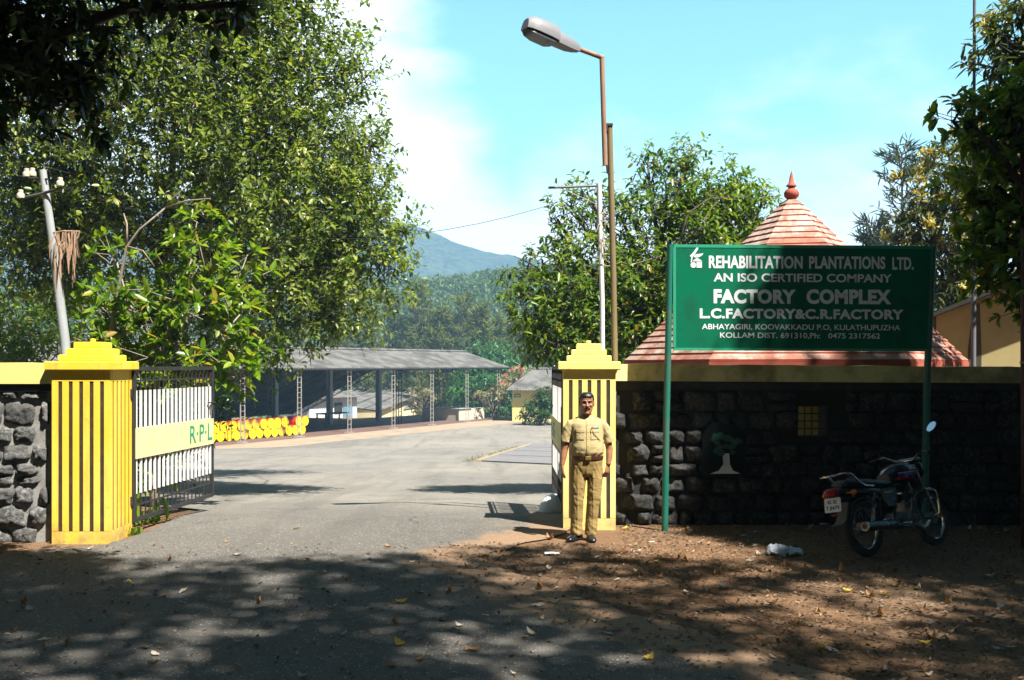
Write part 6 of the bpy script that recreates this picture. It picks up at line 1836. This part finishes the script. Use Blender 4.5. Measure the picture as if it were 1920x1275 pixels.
def wheel(cx, tw, label=None):
    b = MB(); c = (cx, 0, WR); torus(b, c, WR - tw, tw, 48, 12, .92)
    for i in range(60):
        a = 2 * math.pi * i / 60; p = Vector((cx + (WR - .003) * math.cos(a), 0, WR + (WR - .003) * math.sin(a)))
        e = Vector((-math.sin(a), 0, math.cos(a))) * .008; o_ = Vector((math.cos(a), 0, math.sin(a)))
        for s in (-1, 1): b.tube([p + Vector((0, s * .008, 0)) + e, p + Vector((0, s * tw * .75, 0)) - o_ * .012 - e], .004, 4)
    t = b.build('wheel', M['tyre'], bike, True, local=True, angle=50)
    b = MB(); 
    for s in (-1, 1): torus(b, (cx, s * .022, WR), WR - 2 * tw - .002, .009, 48, 8)
    b.lathe([(WR - 2 * tw - .004, -.022), (WR - 2 * tw - .012, 0), (WR - 2 * tw - .004, .022)], (cx, 0, WR), 48, axis='y', cap=False)
    b.build('rim', M['chrome'], t, True, local=True)
    b = MB()
    for i in range(28):
        a = 2 * math.pi * i / 28; a2 = a + (.5 if i % 2 else -.5); s = 1 if (i // 2) % 2 else -1
        b.tube([(cx + .045 * math.cos(a2), s * .035, WR + .045 * math.sin(a2)), (cx + (WR - 2 * tw - .01) * math.cos(a), s * .006, WR + (WR - 2 * tw - .01) * math.sin(a))], .0022, 4)
    b.build('spokes', M['alloy'], t, True, local=True)
    b = MB(); b.lathe([(.03, -.055), (.065, -.045), (.07, 0), (.065, .045), (.03, .055)], (cx, 0, WR), 24, axis='y'); b.cyl((cx, -.12, WR), (cx, .12, WR), .009, 8)
    b.build('hub', M['alloy'], t, True, local=True)
wheel(0, .043); wheel(1.235, .036)
def arc(b, cx, rad, a0, a1, hw, n=18, th=.006):
    rows = []
    for i in range(n + 1):
        a = R(a0 + (a1 - a0) * i / n); o_ = Vector((math.cos(a), 0, math.sin(a))); c = Vector((cx, 0, WR))
        rows.append([b.vert(c + o_ * (rad + q) + Vector((0, y, 0))) for y, q in ((-hw, -.025), (-hw * .7, -.004), (0, .004), (hw * .7, -.004), (hw, -.025))] + [b.vert(c + o_ * (rad + q - th) + Vector((0, y, 0))) for y, q in ((hw, -.025), (hw * .7, -.004), (0, .004), (-hw * .7, -.004), (-hw, -.025))])
    b.bridge(rows)
b = MB(); arc(b, 0, .345, 55, 165, .062); b.build('rear_fender', M['bike_black'], bike, True, local=True, angle=50)
b = MB(); pts = [(-.30, .075, .545), (-.33, .06, .44), (-.40, .06, .385), (-.41, .0, .375)]
rows = []
for x, w, z in ((-.27, .07, .60), (-.315, .065, .50), (-.345, .062, .42), (-.40, .06, .385), (-.46, .055, .375)):
    rows.append([b.vert((x, -w, z)), b.vert((x, w, z)), b.vert((x + .008, w, z - .008)), b.vert((x + .008, -w, z - .008))])
b.bridge(rows); b.build('mudflap', M['mud_grey'], bike, True, local=True)
b = MB(); arc(b, 1.235, .34, 20, 165, .052); b.build('front_fender', M['bike_black'], bike, True, local=True, angle=50)
b = MB()
for s in (-1, 1):
    b.tube([(0, s * .085, WR), (.25, s * .085, .325), (.47, s * .07, .37)], .02, 8)
    b.tube([(.47, s * .07, .37), (.50, s * .1, .55), (.40, s * .11, .66), (-.20, s * .10, .70)], .016, 8)
b.tube([(.97, 0, .86), (.86, 0, .60), (.80, 0, .36)], .02, 8); b.tube([(.97, 0, .86), (.60, 0, .74), (.40, 0, .68)], .02, 8)
b.build('frame', M['bike_frame'], bike, True, local=True)
for s in (-1, 1):
    b = MB(); p0, p1 = Vector((.0, s * .125, .335)), Vector((.13, s * .12, .665))
    b.tube([p0, p0.lerp(p1, .45)], .019, 10); b.tube([p0.lerp(p1, .4), p1], .009, 8)
    hel = []
    ax_ = (p1 - p0).normalized(); u_ = ax_.orthogonal().normalized(); v_ = ax_.cross(u_)
    for i in range(81):
        t = i / 80; hel.append(p0.lerp(p1, .45 + .5 * t) + u_ * (.024 * math.cos(t * 2 * math.pi * 9)) + v_ * (.024 * math.sin(t * 2 * math.pi * 9)))
    b.tube(hel, .0045, 5); b.build('shock_absorber', M['chrome'], bike, True, local=True)
def loftx(b, rings, n=20, p=2.6, m=0):
    ids = []
    for (x, cz, hz, hy) in rings:
        ids.append([b.vert((x, hy * math.copysign(abs(math.cos(t)) ** (2 / p), math.cos(t)), cz + hz * math.copysign(abs(math.sin(t)) ** (2 / p), math.sin(t)))) for t in [2 * math.pi * i / n for i in range(n)]])
    b.bridge(ids, m)
b = MB(); loftx(b, [(-.30, .79, .025, .06), (-.27, .79, .045, .10), (-.10, .785, .05, .125), (.10, .775, .05, .130), (.25, .755, .05, .13), (.42, .745, .05, .115), (.53, .75, .045, .09), (.56, .75, .02, .05)])
b.build('seat', M['seat_vinyl'], bike, True, local=True)
b = MB(); loftx(b, [(-.42, .70, .02, .05), (-.36, .71, .05, .085), (-.15, .71, .045, .115), (.12, .69, .045, .125), (.25, .68, .03, .12)])
b.build('tail', M['bike_black'], bike, True, local=True)
b = MB(); loftx(b, [(.50, .80, .05, .08), (.54, .81, .085, .115), (.64, .83, .115, .145), (.78, .845, .125, .155), (.90, .85, .115, .14), (.98, .85, .08, .10), (1.01, .85, .03, .05)])
tank = b.build('tank', M['bike_black'], bike, True, local=True)
def side_band(x0, x1, zl0, zl1, zh0, zh1, off, mat, name, par):
    """decal hugging the right flank of the tank"""
    T_ = [(.50, .80, .05, .08), (.54, .81, .085, .115), (.64, .83, .115, .145), (.78, .845, .125, .155), (.90, .85, .115, .14), (.98, .85, .08, .10), (1.01, .85, .03, .05)]
    def yy(x, z):
        for a, c in zip(T_[:-1], T_[1:]):
            if x <= c[0]:
                t = (x - a[0]) / (c[0] - a[0]); q = [a[i] + (c[i] - a[i]) * t for i in range(4)]; break
        return -q[3] * max(.05, 1 - min(1, abs(z - q[1]) / q[2]) ** 2.6) ** (1 / 2.6)
    b = MB(); n = 10; rows = []
    for i in range(n + 1):
        x = x0 + (x1 - x0) * i / n; t = i / n; r = []
        for j in range(4):
            z = (zl0 + (zl1 - zl0) * t) * (1 - j / 3) + (zh0 + (zh1 - zh0) * t) * j / 3
            r.append((x, z))
        rows.append([b.vert((x, yy(x, z) - off, z)) for x, z in r] + [b.vert((x, yy(x, z) + .004, z)) for x, z in reversed(r)])
    b.bridge(rows); return b.build(name, mat, par, True, local=True)
side_band(.60, .95, .80, .80, .835, .84, .003, M['stripe_blue'], 'blue_stripe', tank)
side_band(.57, .95, .765, .775, .796, .797, .003, M['stripe_red'], 'red_stripe', tank)
side_band(.60, .95, .838, .843, .845, .85, .003, M['plate_white'], 'white_stripe', tank)
fit_text('lettering', 'HERO', M['plate_white'], tank, (.79, -.162, .897), (1, 0, 0), (0, -.25, 1), .075, .022, .03, .002, True)
fit_text('lettering', 'HONDA', M['plate_white'], tank, (.77, -.163, .868), (1, 0, 0), (0, -.1, 1), .115, .022, .03, .002, True)
for s in (-1, 1):
    b = MB(); rows = []
    for y0 in (.118, .132): rows.append([b.vert((x, s * y0, z)) for x, z in ((.22, .67), (.30, .70), (.50, .69), (.52, .60), (.46, .50), (.32, .50), (.24, .58))])
    b.bridge(rows); sc_ = b.build('side_cover', M['bike_black'], bike, local=True)
    if s < 0:
        fit_text('lettering', 'Splendor', M['plate_white'], sc_, (.29, -.1325, .635), (1, 0, 0), (0, 0, 1), .15, .034, .01, .002, True)
        b = MB(); b.box((.36, -.1345, .565), (.48, -.131, .59)); b.build('blue_stripe', M['stripe_blue'], sc_, local=True)
b = MB(); rl = [(.12, .135, .735), (-.03, .145, .745), (-.14, .15, .80), (-.24, .15, .885), (-.34, .145, .895), (-.42, .10, .885)]
b.tube([(x, -y, z) for x, y, z in rl] + [(-.45, 0, .88)] + [(x, y, z) for x, y, z in reversed(rl)], .012, 8)
b.tube([(-.22, -.15, .86), (-.36, -.12, .80), (-.40, 0, .78)], .006, 6)
b.build('grab_rail', M['chrome'], bike, True, local=True)
b = MB(); loftx(b, [(-.475, .715, .03, .05), (-.46, .715, .042, .075), (-.40, .715, .045, .08)]); b.build('tail_light', M['red_lens'], bike, True, local=True)
for s in (-1, 1):
    b = MB(); b.cyl((-.29, s * .07, .69), (-.29, s * .17, .69), .009, 8); b.sphere((-.295, s * .185, .69), (.038, .03, .028), 12, 8); b.build('turn_signal', M['amber'], bike, True, local=True)
# number plate, faces backwards
un = Vector((-1, 0, .18)).normalized(); pu = Vector((.18, 0, 1)).normalized(); pr = Vector((0, -1, 0))
c = Vector((-.435, 0, .585))
b = MB(); pts = [c + pr * (x * .105) + pu * (z * .075) for x, z in ((-1, -.85), (-.9, -1), (.9, -1), (1, -.85), (1, .85), (.9, 1), (-.9, 1), (-1, .85))]
b.bridge([[b.vert(p) for p in pts], [b.vert(p + un * .004) for p in pts]]); pl = b.build('number_plate', M['plate_white'], bike, local=True)
fit_text('lettering', 'KL 02', M['bike_frame'], pl, c + un * .0045 - pr * .058 + pu * .012, pr, pu, .115, .040, .012, .002, True)
fit_text('lettering', 'T.8479', M['bike_frame'], pl, c + un * .0045 - pr * .085 - pu * .052, pr, pu, .17, .042, .012, .002, True)
b = MB(); b.sphere((-.43, 0, .475), (.012, .04, .016), 10, 6); b.build('reflector', M['red_lens'], bike, True, local=True)
# engine
b = MB(); loftx(b, [(.46, .33, .05, .08), (.50, .33, .085, .115), (.62, .33, .095, .125), (.74, .34, .08, .115), (.80, .36, .05, .09)]); b.lathe([(.075, -.145), (.085, -.14), (.085, -.1)], (.60, 0, .335), 20, axis='y')
b.lathe([(.05, -.15), (.06, -.145), (.06, -.1)], (.74, 0, .33), 16, axis='y'); b.build('crankcase', M['alloy'], bike, True, local=True)
b = MB()
for i in range(8):
    x = .74 + .022 * i; z = .40 + .012 * i; b.box((x - .004, -.085, z - .06), (x + .004, .085, z + .06))
b.box((.73, -.05, .37), (.92, .05, .52)); b.cyl((.92, 0, .48), (.95, 0, .50), .05, 12); b.build('cylinder', M['alloy'], bike, local=True)
b = MB(); b.tube([(-.20, -.165, .325), (-.195, -.165, .325), (-.05, -.165, .318), (.20, -.165, .308), (.36, -.16, .30)], [.030, .052, .055, .052, .030], 18)
b.tube([(.34, -.16, .30), (.55, -.155, .26), (.75, -.14, .25), (.88, -.10, .30), (.93, -.05, .42)], .019, 10); b.build('muffler', M['muffler'], bike, True, local=True)
b = MB(); torus(b, (-.198, -.165, .325), 0.0001, .0001); b = MB(); b.lathe([(.05, 0), (.056, .006), (.056, .02), (.05, .024)], (0, 0, 0), 18, axis='x'); 
b.v = [(x - .20, y - .165, z + .325) for x, y, z in b.v]; b.build('muffler_ring', M['chrome'], bike, True, local=True)
b = MB(); b.tube([(.66, -.17, .29), (.78, -.20, .235), (.92, -.19, .28)], [(.012, .02)] * 3, 8); b.build('muffler_guard', M['chrome'], bike, True, local=True)
for pts in ([(.5, -.13, .30), (.5, -.24, .30)], [(.5, .13, .30), (.5, .24, .30)], [(.22, -.12, .36), (.22, -.22, .37)]):
    b = MB(); b.tube(pts, .014, 8); b.build('foot_peg', M['chrome'], bike, True, local=True)
b = MB(); b.tube([(.60, -.15, .34), (.64, -.19, .47), (.66, -.2, .56)], .009, 8); b.build('kick_lever', M['chrome'], bike, True, local=True)
b = MB(); b.tube([(.50, .12, .30), (.46, .30, .06), (.45, .34, -.065)], .011, 8); b.build('side_stand', M['bike_frame'], bike, True, local=True)
# front end
b = MB()
for s in (-1, 1):
    b.tube([(1.235, s * .085, WR), (1.09, s * .085, .66)], .021, 10); b.tube([(1.09, s * .085, .66), (.98, s * .085, .93)], .015, 10)
b.build('front_fork', M['chrome'], bike, True, local=True)
b = MB(); loftx(b, [(1.02, .88, .06, .08), (1.06, .88, .10, .11), (1.13, .87, .10, .11), (1.17, .87, .075, .085)]); b.box((.98, -.11, .955), (1.10, .11, 1.0), 0, .012); b.build('headlamp_cowl', M['bike_black'], bike, True, local=True)
b = MB(); b.tube([(.86, -.37, 1.02), (.93, -.24, 1.05), (.97, -.09, .97), (.97, .09, .97), (.93, .24, 1.05), (.86, .37, 1.02)], .011, 10); b.build('handlebar', M['chrome'], bike, True, local=True)
for s in (-1, 1):
    b = MB(); b.tube([(.85, s * .385, 1.016), (.905, s * .285, 1.042)], .017, 10); b.tube([(.98, s * .36, 1.03), (.95, s * .25, 1.06)], .006, 6); b.build('hand_grip', M['seat_vinyl'], bike, True, local=True)
    b = MB(); mc = Vector((.97 if s < 0 else .92, s * (.41 if s < 0 else .47), 1.22 + (.08 if s < 0 else -.11))); b.tube([(.92, s * .27, 1.06), (.96, s * .33, 1.13), mc + Vector((.02, -s * .05, -.02)), mc + Vector((.01, 0, 0))], .0055, 6)
    ms = b.build('mirror', M['bike_frame'], bike, True, local=True)
    nrm = (Vector((-1.47, -.04, .525)) if s < 0 else Vector((-.961, .19, .63))).normalized(); uu = nrm.cross(Vector((0, 0, 1))).normalized(); vv = uu.cross(nrm)
    if s < 0: uu, vv = (uu * .75 + vv * -.66).normalized(), (vv * .75 + uu * .66).normalized()
    ids = []; b = MB()
    for rr_, dd in ((.2, .022), (.8, .016), (1.0, .004), (1.0, -.001), (.94, -.0035)):
        ids.append([b.vert(mc + uu * (.070 * rr_ * math.cos(t)) + vv * (.045 * rr_ * math.sin(t)) - nrm * dd) for t in [2 * math.pi * i / 20 for i in range(20)]])
    b.bridge(ids); b.build('mirror_shell', M['bike_black'], ms, True, local=True, angle=50)
    b = MB(); b.poly([mc + uu * (.066 * math.cos(t)) + vv * (.042 * math.sin(t)) + nrm * .0045 for t in [2 * math.pi * i / 20 for i in range(20)]]); b.build('mirror_glass', M['mirror'], ms, local=True)
b = MB(); b.tube([(.86, -.05, .62), (.87, -.30, .63), (.88, -.36, .60), (.885, -.37, .52), (.87, -.36, .36), (.85, -.28, .32), (.80, -.06, .32)], .013, 8)
b.tube([(.86, .05, .62), (.87, .30, .63), (.88, .36, .60), (.885, .37, .52), (.87, .36, .36), (.85, .28, .32), (.80, .06, .32)], .013, 8); b.build('leg_guard', M['chrome'], bike, True, local=True)

# crumpled bag, paper scraps
M['plastic'] = worn('white_printed_plastic', (0.72, 0.76, 0.84), (0.25, 0.28, 0.42), 26, .7, .4, bump=.3, lo=.5, hi=.62)
b = MB(); ids = []
for j in range(15):
    v = j / 14; row = []
    for i in range(26):
        a = 2 * math.pi * i / 26; taper = math.sin(math.pi * min(1, v * .93 + .04)) ** .5
        hh = .105 - .07 * v; x = -.19 + .38 * v; y = .085 * taper * math.cos(a) + .04 * (v - .5); z = max(-.4, math.sin(a)) * hh * taper + hh * .4
        n_ = .026 * mnoise.noise((x * 14, y * 14 + 3, z * 14)) + .016 * mnoise.noise((x * 36, y * 36, z * 36))
        row.append(b.vert((x + n_, y + n_ * 1.5, max(0.004, z + n_ * 1.3))))
    ids.append(row)
b.bridge(ids)
bg = b.build('plastic_bag', M['plastic'], None, True, angle=28); bg.location = (at(1472, 0, 10.95).x, 10.95, base_z(3, 10.95) + .012); bg.rotation_euler = (0, 0, R(-12))
tag(bg, 'crumpled white printed plastic bag lying on the leafy ground left of the motorcycle', 'plastic bag')
for i, (px, py, s_, lb) in enumerate(((1035, 1039, 1.0, 'flat white paper scrap on the soil in front of the guard'), (1455, 978, .6, 'small white scrap below the dark rubble wall'), (1545, 984, .7, 'white scrap near the motorcycle rear wheel'))):
    b = MB(); Y = CH * F / (py - HZ); p = Vector(((px - 960) / F * Y, Y, .012)); rows = []
    for j in range(5): rows.append([b.vert((p.x + (u - 2) * .04 * s_, p.y + (j - 2) * .03 * s_, p.z + .014 * abs(mnoise.noise((u * .8, j * .8, i * 3.1))) )) for u in range(5)])
    for j in range(4):
        for u in range(4): b.face((rows[j][u], rows[j][u+1], rows[j+1][u+1], rows[j+1][u]))
    tag(b.build('paper_scrap', M['plate_white'], None, True), lb, 'paper scrap')

# ------------------------------------------------------------------ haze
hz = NT('haze_air')
hz.n.remove(hz.p)
pv = hz.n.new('ShaderNodeVolumePrincipled')
pv.inputs['Color'].default_value = (0.40, 0.68, 1.0, 1)
pv.inputs['Density'].default_value = 0.0010
pv.inputs['Anisotropy'].default_value = 0.0
hz.l.new(pv.outputs[0], hz.out.inputs['Volume'])
b = MB(); b.box((-900, -70, -32), (900, 1010, 160))
o = b.build('haze', hz.mat); tag(o, 'pale blue haze filling the air towards the mountain', 'haze', kind='stuff')
